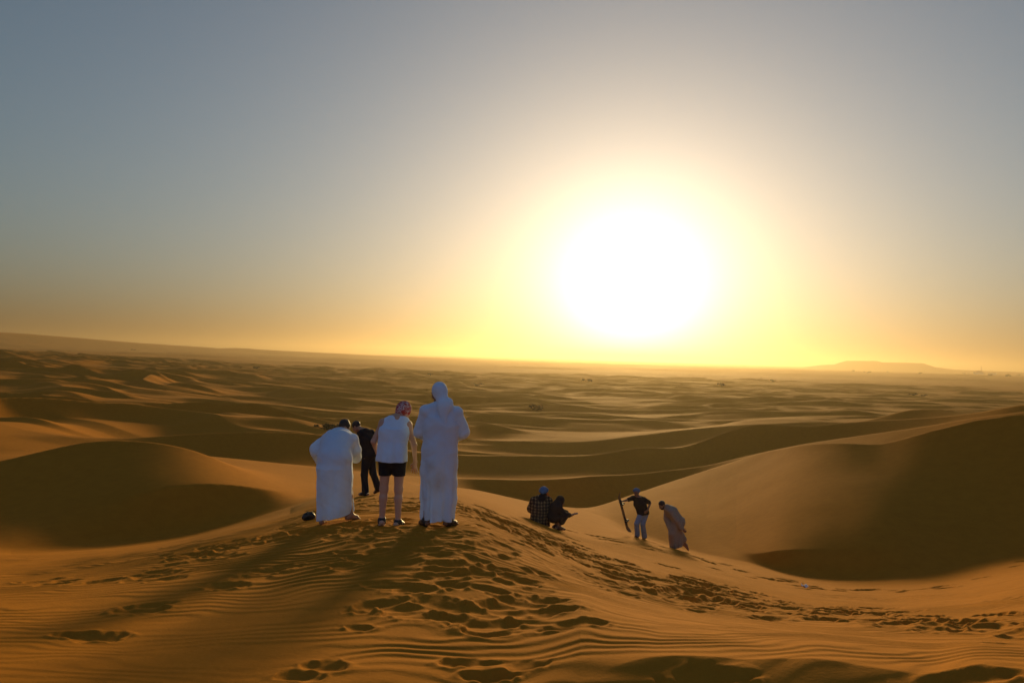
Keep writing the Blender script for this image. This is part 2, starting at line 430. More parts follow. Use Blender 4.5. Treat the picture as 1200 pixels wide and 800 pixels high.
def stamp(x, y, ang, a, b, depth, rim=0.3):
    """press an oval hollow with a pushed-up rim into the sand"""
    r = math.hypot(x, y); t = math.atan2(x, y); ext = 2.4 * a
    i0, i1 = np.searchsorted(RR, [max(r - ext, .4), r + ext]); j0, j1 = np.searchsorted(TH, [t - ext / r, t + ext / r])
    if i1 - i0 < 2 or j1 - j0 < 2: return
    dx = PX[i0:i1, j0:j1] - x; dy = PY[i0:i1, j0:j1] - y
    u = (dx * math.cos(ang) + dy * math.sin(ang)) / a; v = (-dx * math.sin(ang) + dy * math.cos(ang)) / b
    u = u + 0.25 * vnoise(dx / a * 1.3 + x * 3, dy / a * 1.3 + y * 5, 9)
    q = np.sqrt(u * u + v * v)
    rough = vnoise(dx / 0.055 + 7 * x, dy / 0.055 + 3 * y, 19); q = q * (1 + .16 * rough + .2 * vnoise(dx / .13 + 5 * y, dy / .13 + x, 23))
    D = DIG[i0:i1, j0:j1]
    hol = -depth * np.exp(-(q ** 2.4) * 1.1); up = rim * depth * np.exp(-((q - 1.45) / 0.36) ** 2) * (0.9 + 0.9 * rough)
    D[...] = np.where(D > -0.012, np.maximum(D, np.minimum(D + up, 0.03)), D)
    D[...] = np.minimum(D, hol + np.maximum(D, 0) * (q > 1.2)) * (q < 1.9) + D * (q >= 1.9)
# ------------------------------------------------------------------ footprints
prints = []


def walk(path, n, half, depth, size, spread=None):
    """footprints scattered in a band (pixels of the photograph) and pressed where it lies on the sand"""
    P = np.array(path, float)
    L_ = np.r_[0, np.cumsum(np.hypot(*np.diff(P, axis=0).T))]
    for k in range(n):
        q = rng.uniform(0, L_[-1])
        px = np.interp(q, L_, P[:, 0]); py = np.interp(q, L_, P[:, 1])
        h = half if np.isscalar(half) else np.interp(q / L_[-1], np.linspace(0, 1, len(half)), half)
        py += rng.normal(0, 0.55) * h; px += rng.normal(0, 6)
        x, y, r = hit(px, py)
        sc = rng.uniform(0.8, 1.35) * size
        prints.append((x, y, rng.uniform(-.6, .6) + math.pi * rng.integers(0, 2), 0.22 * sc, 0.14 * sc, depth * rng.uniform(.6, 1.3)))


walk([(548, 596), (590, 612), (640, 634), (690, 655), (740, 676), (790, 692), (850, 702)], 250, [7, 10, 14, 17, 18, 16], 0.075, 1.15)
walk([(800, 688), (880, 704), (960, 716), (1050, 724), (1130, 732), (1210, 742)], 150, [13, 11, 11, 12], 0.075, 1.25)
walk([(1040, 728), (1210, 734)], 16, 9, 0.07, 1.2)
walk([(690, 628), (740, 636), (800, 650), (850, 664), (900, 676), (960, 688)], 42, [3, 4, 4, 3], 0.07, 1.1)
walk([(940, 690), (1040, 692), (1100, 688), (1160, 676), (1210, 656)], 20, 1.5, 0.06, 1.1)
walk([(350, 604), (420, 588), (460, 590), (530, 592), (560, 598)], 110, [7, 9, 9, 7], 0.05, 0.95)
walk([(350, 622), (430, 622), (520, 624), (600, 640)], 80, [8, 14, 16, 16], 0.05, 1.0)
walk([(400, 660), (480, 655), (560, 668), (640, 690)], 40, [14, 20, 22, 18], 0.06, .9)
walk([(430, 700), (500, 708), (560, 720), (640, 712)], 22, [18, 22, 22, 20], 0.06, 1.2)
walk([(200, 656), (260, 645), (310, 632), (350, 620)], 44, [5, 7, 7, 6], 0.045, 0.9)
walk([(20, 682), (80, 682), (150, 678), (200, 672)], 13, 5, 0.055, 1.0)
for px, py, s_, d_ in [(58, 684, 1.1, .06), (110, 745, 1.5, .075), (165, 714, 1.6, .075), (180, 708, 1.2, .06), (268, 686, 1.5, .07), (318, 668, 1.7, .06), (300, 674, 1.3, .06),
                       (385, 780, 1.0, .06), (350, 792, .9, .05), (545, 776, 1.0, .06), (575, 792, 1.0, .07), (620, 778, .9, .04), (535, 672, 1.6, .08), (565, 671, 1.2, .06), (612, 680, 1.6, .08), (640, 703, 1.5, .08),
                       (605, 704, 1.3, .08), (605, 716, 1.6, .08), (650, 716, 1.5, .08), (485, 690, 1.5, .075), (520, 711, 1.4, .065), (530, 724, 1.3, .07), (452, 686, 1.4, .06), (421, 735, .8, .05), (423, 715, .8, .05),
                       (408, 662, 1.4, .06), (430, 656, 1.2, .05), (475, 659, 1.3, .055), (530, 625, 1.5, .06), (545, 642, 1.4, .05), (673, 730, 1.4, .06), (1140, 792, 1.3, .06), (830, 795, 1.4, .06)]:
    x, y, r = hit(px, py)
    prints.append((x, y, rng.uniform(-.25, .25), 0.215 * s_, 0.13 * s_, d_))
for (x, y, an, a_, b_, d_) in prints: stamp(x, y, an, a_ * 0.58, b_ * 0.56, d_ * (1.05 if math.hypot(x, y) > 9.5 else 0.5))
# tracks slid down the flank of the left dune and two wheel lines on the right
for (a, b, n, wd, dp) in [((930, 694), (1200, 706), 160, .16, .03), ((960, 699), (1200, 700), 140, .16, .03), ((1010, 696), (870, 668), 120, .15, .03), ((700, 690), (560, 612), 150, .2, .02), ((690, 660), (565, 600), 110, .16, .03)]:
    for k in range(n):
        f = k / n
        x, y, r = hit(a[0] + (b[0] - a[0]) * f, a[1] + (b[1] - a[1]) * f + 1.5 * math.sin(f * 9))
        stamp(x, y, 0, wd, wd * .8, dp * 0.35, 0.15)

nr_ = int(np.searchsorted(RR, 40))
for _ in range(1):                      # loose sand slumps: soften the prints a little
    D = DIG[:nr_]
    D = 0.25 * (np.roll(D, 1, 0) + np.roll(D, -1, 0)) + 0.5 * D
    DIG[:nr_] = 0.25 * (np.roll(D, 1, 1) + np.roll(D, -1, 1)) + 0.5 * D
nn_ = int(np.searchsorted(RR, 11))
for _ in range(1):
    D = DIG[:nn_]
    D = 0.25 * (np.roll(D, 1, 0) + np.roll(D, -1, 0)) + 0.5 * D
    DIG[:nn_] = 0.25 * (np.roll(D, 1, 1) + np.roll(D, -1, 1)) + 0.5 * D
Z += DIG
# ------------------------------------------------------------------ sand material and the mesh
m = bpy.data.materials.new('sand'); m.use_nodes = True
nt = m.node_tree; N = nt.nodes; L = nt.links
b = N['Principled BSDF']; b.inputs['Roughness'].default_value = 1.0; b.inputs['Specular IOR Level'].default_value = 0.02
geo = N.new('ShaderNodeNewGeometry')


def tex(scale, detail=4, rough=.55):
    t = N.new('ShaderNodeTexNoise'); t.inputs['Scale'].default_value = scale; t.inputs['Detail'].default_value = detail; t.inputs['Roughness'].default_value = rough
    L.new(geo.outputs['Position'], t.inputs['Vector']); return t.outputs['Fac']


def mixc(fac, a, c):
    n = N.new('ShaderNodeMix'); n.data_type = 'RGBA'
    for sock, v in (('A', a), ('B', c)):
        if isinstance(v, tuple): n.inputs[sock].default_value = (*v, 1)
        else: L.new(v, n.inputs[sock])
    L.new(fac, n.inputs['Factor']); return n.outputs['Result']


c1 = mixc(tex(0.06, 3), SAND_A, SAND_B)
c2n = N.new('ShaderNodeMix'); c2n.data_type = 'RGBA'; c2n.blend_type = 'MULTIPLY'; c2n.inputs['Factor'].default_value = 1
L.new(c1, c2n.inputs['A'])
g1 = N.new('ShaderNodeMapRange'); g1.inputs['To Min'].default_value = 0.80; g1.inputs['To Max'].default_value = 1.2
L.new(tex(3.0, 6, .7), g1.inputs['Value'])
L.new(g1.outputs[0], c2n.inputs['B'])
c3n = N.new('ShaderNodeMix'); c3n.data_type = 'RGBA'; c3n.blend_type = 'MULTIPLY'; c3n.inputs['Factor'].default_value = 1
L.new(c2n.outputs['Result'], c3n.inputs['A'])
g2 = N.new('ShaderNodeMapRange'); g2.inputs['To Min'].default_value = 0.82; g2.inputs['To Max'].default_value = 1.18
L.new(tex(160.0, 2, .6), g2.inputs['Value']); L.new(g2.outputs[0], c3n.inputs['B'])
L.new(c3n.outputs['Result'], b.inputs['Base Color'])
bp = N.new('ShaderNodeBump'); bp.inputs['Strength'].default_value = 0.25; bp.inputs['Distance'].default_value = 0.02
L.new(tex(28, 6, .7), bp.inputs['Height']); L.new(bp.outputs['Normal'], b.inputs['Normal'])

V = np.empty((NR, NT, 3), np.float32)
V[..., 0] = PX; V[..., 1] = PY; V[..., 2] = Z + CAMZ
idx = np.arange(NR * NT, dtype=np.int32).reshape(NR, NT)
nx = np.roll(idx, -1, axis=1)
F = np.stack([idx[:-1], nx[:-1], nx[1:], idx[1:]], axis=-1).reshape(-1, 4)
F = F[:, ::-1]
verts = V.reshape(-1, 3)
cz = np.array([[0, 0, float(V[0, :, 2].mean())]], np.float32)
tri_c = len(verts)
# a small cap closes the sheet under the camera
verts = np.vstack([verts, cz])
cap = np.stack([np.full(NT // 2, tri_c), idx[0][0:2 * (NT // 2):2], idx[0][1:2 * (NT // 2):2], np.roll(idx[0], -2)[0:2 * (NT // 2):2]], axis=-1).astype(np.int32)
F = np.vstack([F, cap[:, ::-1]])
ground = mesh_obj('desert_sand', verts, F, m)
tag(ground, kind='structure')
del V, F, idx, nx, verts

# ------------------------------------------------------------------ dusty air
hz = bpy.data.materials.new('dusty_air'); hz.use_nodes = True
nt = hz.node_tree
for n in list(nt.nodes):
    if n.type == 'BSDF_PRINCIPLED': nt.nodes.remove(n)
pv = nt.nodes.new('ShaderNodeVolumePrincipled')
pv.inputs['Color'].default_value = (*HAZE_COL, 1); pv.inputs['Density'].default_value = HAZE_DENS; pv.inputs['Anisotropy'].default_value = HAZE_G
nt.links.new(pv.outputs['Volume'], nt.nodes['Material Output'].inputs['Volume'])
zmin = float(Z.min()) + CAMZ - 1.0; zmax = HAZE_TOP; e = 11500.0
hv = [(x, y, z) for z in (zmin, zmax) for y in (-e, e) for x in (-e, e)]
ho = mesh_obj('haze', hv, [(0, 2, 3, 1), (4, 5, 7, 6), (0, 1, 5, 4), (2, 6, 7, 3), (0, 4, 6, 2), (1, 3, 7, 5)], hz, smooth=False)
tag(ho, kind='stuff')
# ------------------------------------------------------------------ smooth bodies and clothes: blended shapes on a grid, skinned
class Field:
    """a smooth union of rounded limbs and ovals, turned into one closed surface"""

    def __init__(self): self.pr = []

    def limb(self, a, b, ra, rb, k=0.03, flat=None):
        """rounded cone from a to b; flat = (axis, factor) squeezes it along an axis"""
        self.pr.append(('c', np.array(a, float), np.array(b, float), ra, rb, k, flat)); return self

    def oval(self, c, r, k=0.03, rot=None):
        self.pr.append(('e', np.array(c, float), np.array(r, float), rot, None, k, None)); return self

    def cut(self, p, n, k=0.01):
        """take away everything on the n side of a plane"""
        self.pr.append(('p', np.array(p, float), np.array(n, float) / np.linalg.norm(n), None, None, k, None)); return self

    def dent(self, c, r, k=0.01):
        self.pr.append(('d', np.array(c, float), np.array(r, float), None, None, k, None)); return self

    def skirt(self, secs, k=0.05):
        """secs: (x, y, z, rx, ry) from the top down"""
        self.pr.append(('s', np.array(sorted(secs, key=lambda q: q[2]), float), None, None, None, k, None)); return self

    def warp(self, fn):
        self.pr.append(('w', fn, None, None, None, 0, None)); return self

    def mesh(self, h):
        lo = np.full(3, 1e9); hi = np.full(3, -1e9)
        for p in self.pr:
            if p[0] == 'c':
                r = max(p[3], p[4]) + .04
                lo = np.minimum(lo, np.minimum(p[1], p[2]) - r); hi = np.maximum(hi, np.maximum(p[1], p[2]) + r)
            elif p[0] == 'e':
                r = p[2].max() + .04; lo = np.minimum(lo, p[1] - r); hi = np.maximum(hi, p[1] + r)
            elif p[0] == 's':
                q = p[1]; r = q[:, 3:5].max() + .05
                lo = np.minimum(lo, q[:, :3].min(0) - [r, r, .06]); hi = np.maximum(hi, q[:, :3].max(0) + [r, r, .06])
        n = np.ceil((hi - lo) / h).astype(int) + 1
        G = np.full(n, 0.5, np.float32)
        axs = [lo[i] + h * np.arange(n[i]) for i in range(3)]

        def sub(c0, c1):
            i0 = np.clip(((c0 - lo) / h).astype(int), 0, n - 1); i1 = np.clip(((c1 - lo) / h).astype(int) + 2, 1, n)
            sl = tuple(slice(a, b) for a, b in zip(i0, i1))
            return sl, np.meshgrid(*[axs[i][sl[i]] for i in range(3)], indexing='ij')

        for (t, a, b, ra, rb, k, flat) in self.pr:
            if t == 'c':
                m = max(ra, rb) * 1.0 + k + 3 * h
                sl, (x, y, z) = sub(np.minimum(a, b) - m, np.maximum(a, b) + m)
                d = b - a; L2 = max(d @ d, 1e-9)
                s = np.clip(((x - a[0]) * d[0] + (y - a[1]) * d[1] + (z - a[2]) * d[2]) / L2, 0, 1)
                ex, ey, ez = x - a[0] - s * d[0], y - a[1] - s * d[1], z - a[2] - s * d[2]
                if flat is not None:
                    ax_ = np.array(flat[0], float); ax_ /= np.linalg.norm(ax_)
                    q = ex * ax_[0] + ey * ax_[1] + ez * ax_[2]; g = flat[1] - 1
                    ex, ey, ez = ex + q * g * ax_[0], ey + q * g * ax_[1], ez + q * g * ax_[2]
                v = np.sqrt(ex * ex + ey * ey + ez * ez) - (ra + (rb - ra) * s)
            elif t == 'e':
                m = b.max() + k + 3 * h
                sl, (x, y, z) = sub(a - m, a + m)
                P = np.stack([x - a[0], y - a[1], z - a[2]], -1)
                if ra is not None: P = P @ ra
                q = np.linalg.norm(P / b, axis=-1); q2 = np.linalg.norm(P / (b * b), axis=-1)
                v = q * (q - 1) / np.maximum(q2, 1e-6)
            elif t == 's':
                q = a; m = q[:, 3:5].max() + k + 3 * h
                sl, (x, y, z) = sub(q[:, :3].min(0) - m, q[:, :3].max(0) + m)
                cx, cy, rx, ry = [np.interp(z, q[:, 2], q[:, i]) for i in (0, 1, 3, 4)]
                e = np.sqrt(((x - cx) / rx) ** 2 + ((y - cy) / ry) ** 2)
                v = (e - 1) * np.minimum(rx, ry)
                v = np.maximum(v, np.maximum(q[0, 2] - z, z - q[-1, 2]))
            elif t == 'p':
                x, y, z = np.meshgrid(*axs, indexing='ij', sparse=True)
                v = (x - a[0]) * b[0] + (y - a[1]) * b[1] + (z - a[2]) * b[2]
                G = np.maximum(G, v.astype(np.float32)); continue
            elif t == 'd':
                m = b.max() + 3 * h
                sl, (x, y, z) = sub(a - m, a + m)
                q = np.sqrt(((x - a[0]) / b[0]) ** 2 + ((y - a[1]) / b[1]) ** 2 + ((z - a[2]) / b[2]) ** 2)
                v = -(q - 1) * b.min()
                A = G[sl]; hh = np.clip(0.5 - 0.5 * (A - v) / k, 0, 1)
                G[sl] = A * (1 - hh) + v * hh + k * hh * (1 - hh); continue
            elif t == 'w':
                x, y, z = np.meshgrid(*axs, indexing='ij', sparse=True)
                G = G + a(x, y, z).astype(np.float32); continue
            A = G[sl]; hh = np.clip(0.5 + 0.5 * (A - v) / k, 0, 1)
            G[sl] = A * (1 - hh) + v * hh - k * hh * (1 - hh)
        return surface(G, lo, h)


def surface(G, lo, h):
    """naive surface nets"""
    G = np.pad(G, 1, constant_values=0.5); lo = lo - h
    S = G < 0
    c = np.zeros(np.array(G.shape) - 1, np.int8)
    offs = [(i, j, k) for i in (0, 1) for j in (0, 1) for k in (0, 1)]
    sh = c.shape
    V8 = {o: G[o[0]:o[0] + sh[0], o[1]:o[1] + sh[1], o[2]:o[2] + sh[2]] for o in offs}
    for o in offs: c += (V8[o] < 0)
    cell = np.argwhere((c > 0) & (c < 8))
    if len(cell) == 0: return np.zeros((0, 3)), np.zeros((0, 4), int)
    ci = tuple(cell.T)
    acc = np.zeros((len(cell), 3)); cnt = np.zeros(len(cell))
    for o in offs:
        for axis in range(3):
            if o[axis]: continue
            p = list(o); p[axis] = 1; p = tuple(p)
            a = V8[o][ci]; b = V8[p][ci]; cr = (a < 0) != (b < 0)
            t = np.where(cr, a / np.where(cr, a - b, 1), 0)
            pos = np.array(o, float)[None, :].repeat(len(cell), 0); pos[:, axis] = t
            acc[cr] += pos[cr]; cnt[cr] += 1
    verts = (cell + acc / cnt[:, None]) * h + lo
    index = np.full(sh, -1, np.int64); index[ci] = np.arange(len(cell))
    quads = []
    for axis in range(3):
        u, v = (axis + 1) % 3, (axis + 2) % 3
        a = S[1:-1, 1:-1, 1:-1]
        sl = [slice(1, -1)] * 3; sl2 = list(sl); sl2[axis] = slice(2, None)
        b = S[tuple(sl2)]
        e = np.argwhere(a != b) + 1
        if len(e) == 0: continue
        ins = S[tuple(e.T)]
        du = np.zeros(3, int); du[u] = 1; dv = np.zeros(3, int); dv[v] = 1
        q = np.stack([index[tuple((e - du - dv).T)], index[tuple((e - dv).T)], index[tuple(e.T)], index[tuple((e - du).T)]], -1)
        q[~ins] = q[~ins][:, ::-1]
        quads.append(q)
    return verts, np.concatenate(quads)


def build(name, f, h, material, parent=None):
    v, q = f.mesh(h)
    return mesh_obj(name, v, q, material, parent)


def unit(v):
    v = np.array(v, float); return v / np.linalg.norm(v)


def frame(fwd, up=(0, 0, 1)):
    """columns: right, forward, up"""
    f = unit(fwd); r = unit(np.cross(f, up)); u = np.cross(r, f)
    return np.stack([r, f, u], 1)


# ------------------------------------------------------------------ a body from its joints
def hand(F, wrist, elbow, d=None, palm=None, curl=0.35, spread=0.12, s=1.0, side=1, thumb=True):
    """palm, four unequal fingers and a thumb; d = direction of the hand, palm = normal of the palm"""
    d = unit(d if d is not None else np.array(wrist) - np.array(elbow))
    p = np.array(palm if palm is not None else (0, 1, 0), float); p = p - d * (p @ d); p = unit(p)
    a = np.cross(d, p) * side
    w = np.array(wrist, float)
    F.limb(w, w + d * 0.075 * s, 0.026 * s, 0.034 * s, 0.02, (p, 1.7))
    for i, ln in enumerate((0.068, 0.078, 0.073, 0.057)):
        o = (i - 1.5) * 0.0195 * s
        base = w + d * 0.088 * s + a * o
        fd = unit(d + a * (i - 1.5) * spread)
        k1 = unit(fd * math.cos(curl) + p * math.sin(curl)); k2 = unit(fd * math.cos(curl * 2.1) + p * math.sin(curl * 2.1))
        j1 = base + k1 * ln * 0.55 * s; j2 = j1 + k2 * ln * 0.5 * s
        F.limb(base - d * .012, j1, 0.0098 * s, 0.009 * s, 0.006); F.limb(j1, j2, 0.009 * s, 0.0075 * s, 0.004)
    if thumb:
        b = w + d * 0.03 * s - a * 0.026 * s; t1 = b + unit(d * .6 - a * .75 + p * .25) * 0.04 * s; t2 = t1 + unit(d * .9 - a * .2 + p * .3) * 0.034 * s
        F.limb(b, t1, 0.013 * s, 0.0105 * s, 0.01); F.limb(t1, t2, 0.0105 * s, 0.0085 * s, 0.004)


def foot(F, ankle, toe, r=0.036, heel=0.05):
    """ankle down to the heel and forward to the toes"""
    a = np.array(ankle, float); t = np.array(toe, float); d = unit(t - a)
    dn = unit(np.cross(np.cross(d, (0, 0, -1)), d)) if abs(d[2]) < .95 else unit((-d[0] - .001, -d[1], 0))
    hl = a - unit(d * [1, 1, .4]) * heel + dn * 0.035
    F.limb(a, hl, 0.036, 0.030, 0.03); F.limb(hl, t - d * 0.05, 0.030, 0.034, 0.03, (dn, 1.25)); F.limb(a, t - d * .06, 0.038, 0.03, 0.03)
    s = unit(np.cross(d, dn))
    for i in range(5):
        o = (i - 2) * 0.017
        F.limb(t - d * 0.06 + s * o, t - d * (0.004 + .008 * abs(i - 1)) + s * o * 1.15 + dn * .008, 0.0135, 0.0105, 0.008)


def head(F, c, fwd, up=(0, 0, 1), s=1.0, nose=1.0):
    """skull, jaw, brow, nose, lips, ears; c = middle of the head"""
    B = frame(fwd, up); c = np.array(c, float)
    P = lambda x, y, z: c + B @ (np.array([x, y, z]) * s)
    F.oval(P(0, -.012, .03), np.array([.074, .095, .09]) * s, .02, B)
    F.oval(P(0, .03, -.035), np.array([.06, .066, .078]) * s, .03, B)
    F.oval(P(0, .062, -.088), np.array([.028, .026, .022]) * s, .025, B)      # chin
    F.limb(P(-.04, .066, .018), P(.04, .066, .018), .016 * s, .016 * s, .02)     # brow
    for q in (-1, 1):
        F.dent(P(q * .031, .094, -.002), np.array([.016, .016, .012]) * s, .012)
        F.oval(P(q * .036, .066, -.032), np.array([.022, .022, .018]) * s, .02, B)  # cheek
        F.oval(P(q * .075, -.012, -.008), np.array([.011, .02, .033]) * s, .008, B)  # ear
        F.limb(P(q * .058, .01, -.058), P(q * .03, .055, -.085), .016 * s, .016 * s, .02)
    F.limb(P(0, .086, .008), P(0, .112 * nose, -.028), .008 * s, .013 * s, .012)    # nose
    F.oval(P(0, .098, -.032), np.array([.018, .012, .009]) * s, .008, B)
    F.oval(P(0, .089, -.055), np.array([.023, .011, .007]) * s, .006, B); F.oval(P(0, .087, -.065), np.array([.02, .011, .008]) * s, .006, B)   # lips


def eyes(o, c, fwd, up=(0, 0, 1), s=1.0):
    B = frame(fwd, up); c = np.array(c, float)
    for q in (-1, 1):
        f = Field().oval(c + B @ (np.array([q * .031, .079, -.002]) * s), np.array([.0125] * 3) * s, .001)
        build('eye', f, .004, M_EYE, o)


def body(J, heavy=1.0, bust=0, head_s=1.0, hands=None, feet=True, voxel=.007, skin=None, nose=1.0, thigh=1.0):
    """J: joints; one continuous figure"""
    F = Field()
    g = lambda n: np.array(J[n], float)
    pel, che, nck, hd = g('pelvis'), g('chest'), g('neck'), g('head')
    acr = unit(J.get('across', (1, 0, 0))); acp = unit(J.get('hip_across', J.get('across', (1, 0, 0))))
    fw = unit(np.cross((0, 0, 1), acr))
    hv = heavy
    F.oval(pel, np.array([.165, .12, .13]) * [hv, hv, 1], .06, np.stack([acp, np.cross((0, 0, 1), acp), (0, 0, 1)], 1))
    F.limb(pel + acp * .075, che + acr * .07, .105 * hv, .115 * hv, .06, (fw, 1.1)); F.limb(pel - acp * .075, che - acr * .07, .105 * hv, .115 * hv, .06, (fw, 1.1))
    F.limb(che + acr * .06, nck + acr * .05 - (nck - che) * .25, .115 * hv, .085, .06, (fw, 1.15)); F.limb(che - acr * .06, nck - acr * .05 - (nck - che) * .25, .115 * hv, .085, .06, (fw, 1.15))
    if bust:
        for q in (-1, 1): F.oval(che + acr * q * .075 + fw * .09, (bust, bust, bust), .05)
    B = frame(J['look'], J.get('head_up', (0, 0, 1)))
    F.limb(nck - (nck - che) * .1, hd + B @ np.array([0, -.025, -.04]), .06, .052, .04)
    head(F, hd, J['look'], J.get('head_up', (0, 0, 1)), head_s, nose)
    for n, q in (('l', -1), ('r', 1)):
        sh, el, wr = g('sh_' + n), g('el_' + n), g('wr_' + n)
        F.limb(nck - (nck - che) * .12, sh, .06, .056, .06)
        F.limb(sh, el, .05 * (0.6 + .4 * hv), .037, .04); F.limb(el, wr, .038, .024, .02)
        hh = (hands or {}).get(n, {})
        hand(F, wr, el, hh.get('d'), hh.get('palm'), hh.get('curl', .4), hh.get('spread', .06), hh.get('s', 1.0), hh.get('side', q))
        hp, kn, an = g('hip_' + n), g('kn_' + n), g('an_' + n)
        F.limb(hp, kn, .083 * thigh, .053, .05); m = kn + (an - kn) * .3
        F.limb(kn, m, .05, .052, .04); bk = fw * -.012
        F.limb(m + bk, an, .05, .034, .03)
        if feet: foot(F, an, g('to_' + n))
    return F


def place(px, py, rmin=2.5):
    x, y, r = hit(px, py, rmin)
    return x, y, height(x, y) + CAMZ, r


def person(F, voxel, skin, loc, label, cat='person', group=None):
    v, q = F.mesh(voxel)
    o = mesh_obj('person', v, q, skin)
    o.location = loc
    tag(o, label, cat, group)
    return o


def folds(amp, n, z0, z1, cx=0, cy=0, seed=0.0, lean=1.5):
    """hanging folds that grow downwards from z1 to z0"""
    def fn(x, y, z):
        th = np.arctan2(y - cy, x - cx)
        g = np.clip((z1 - z) / (z1 - z0), 0, 1) ** 1.3
        w = np.sin(th * n + seed + lean * np.sin(z * 2.3 + seed) + .7 * np.sin(th * 2 + seed * 2)) + .5 * np.sin(th * (n * 1.7) + 1.3 + z * 3 + seed)
        return amp * w * g
    return fn


def creases(amp, freq, seed=0.0):
    """small irregular wrinkles in cloth"""
    def fn(x, y, z):
        a = np.sin(x * freq + 1.7 * np.sin(z * freq * .55 + seed) + seed) * np.sin(z * freq * .9 + 1.3 * np.sin(y * freq * .5 + x * freq * .35) + 2 * seed)
        b = np.sin((x + y) * freq * .6 + z * freq * .45 + seed * 3)
        return amp * (.65 * a + .35 * b)
    return fn
# ------------------------------------------------------------------ cloth, skin and other materials
M_SKIN_D = mat('brown_skin', (0.20, 0.105, 0.06), .6, .12, 12, .1, 120, spec=.35)
M_SKIN_L = mat('fair_skin', (0.46, 0.27, 0.18), .6, .08, 10, .08, 120, spec=.35)
M_SKIN_M = mat('tan_skin', (0.30, 0.165, 0.10), .6, .1, 10, .1, 120, spec=.35)
M_EYE = mat('eye', (0.10, 0.07, 0.05), .2, spec=.5)
M_HAIR = mat('black_hair', (0.018, 0.013, 0.010), .6, .3, 60, .5, 140, spec=.4)
M_HAIRB = mat('brown_hair', (0.10, 0.05, 0.02), .6, .3, 60, .5, 140, spec=.4)
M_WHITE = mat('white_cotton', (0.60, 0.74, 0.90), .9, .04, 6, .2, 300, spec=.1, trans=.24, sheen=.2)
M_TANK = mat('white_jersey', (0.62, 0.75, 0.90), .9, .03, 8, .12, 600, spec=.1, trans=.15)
M_BEIGE = mat('off_white_cotton', (0.31, 0.255, 0.185), .9, .06, 6, .15, 500, spec=.1, trans=.15)
M_BLACK = mat('black_jersey', (0.014, 0.013, 0.014), .9, .3, 10, .2, 400, spec=.2)
M_TROUS = mat('black_trouser_cloth', (0.016, 0.016, 0.018), .85, .3, 10, .2, 400, spec=.2)
M_SHORT = mat('black_shorts_cloth', (0.010, 0.010, 0.012), .8, .3, 10, .2, 400, spec=.25)
M_DARK = mat('dark_hooded_cloth', (0.022, 0.017, 0.016), .9, .3, 12, .2, 300, spec=.15)
M_DENIM = mat('faded_blue_denim', (0.17, 0.235, 0.32), .9, .3, 14, .3, 400, spec=.15)
M_WRAP = mat('slate_blue_cloth', (0.12, 0.16, 0.23), .9, .2, 14, .3, 160, spec=.1)
M_WRAPB = mat('blue_cloth', (0.07, 0.16, 0.30), .9, .25, 16, .3, 160, spec=.1)
M_SHOE = mat('black_shoe', (0.012, 0.012, 0.013), .5, .3, 20, .1, 200, spec=.4)
M_SOLE = mat('pale_sole', (0.55, 0.55, 0.55), .7)
M_BROWNSHOE = mat('brown_leather', (0.11, 0.05, 0.025), .6, .2, 20, .2, 200, spec=.3)
M_SANDAL = mat('dark_sandal', (0.03, 0.022, 0.018), .55, .3, 20, .2, 200, spec=.35)
M_ORANGE = mat('amber_scarf', (0.40, 0.17, 0.03), .9, .25, 20, .2, 200, spec=.1, trans=.5)


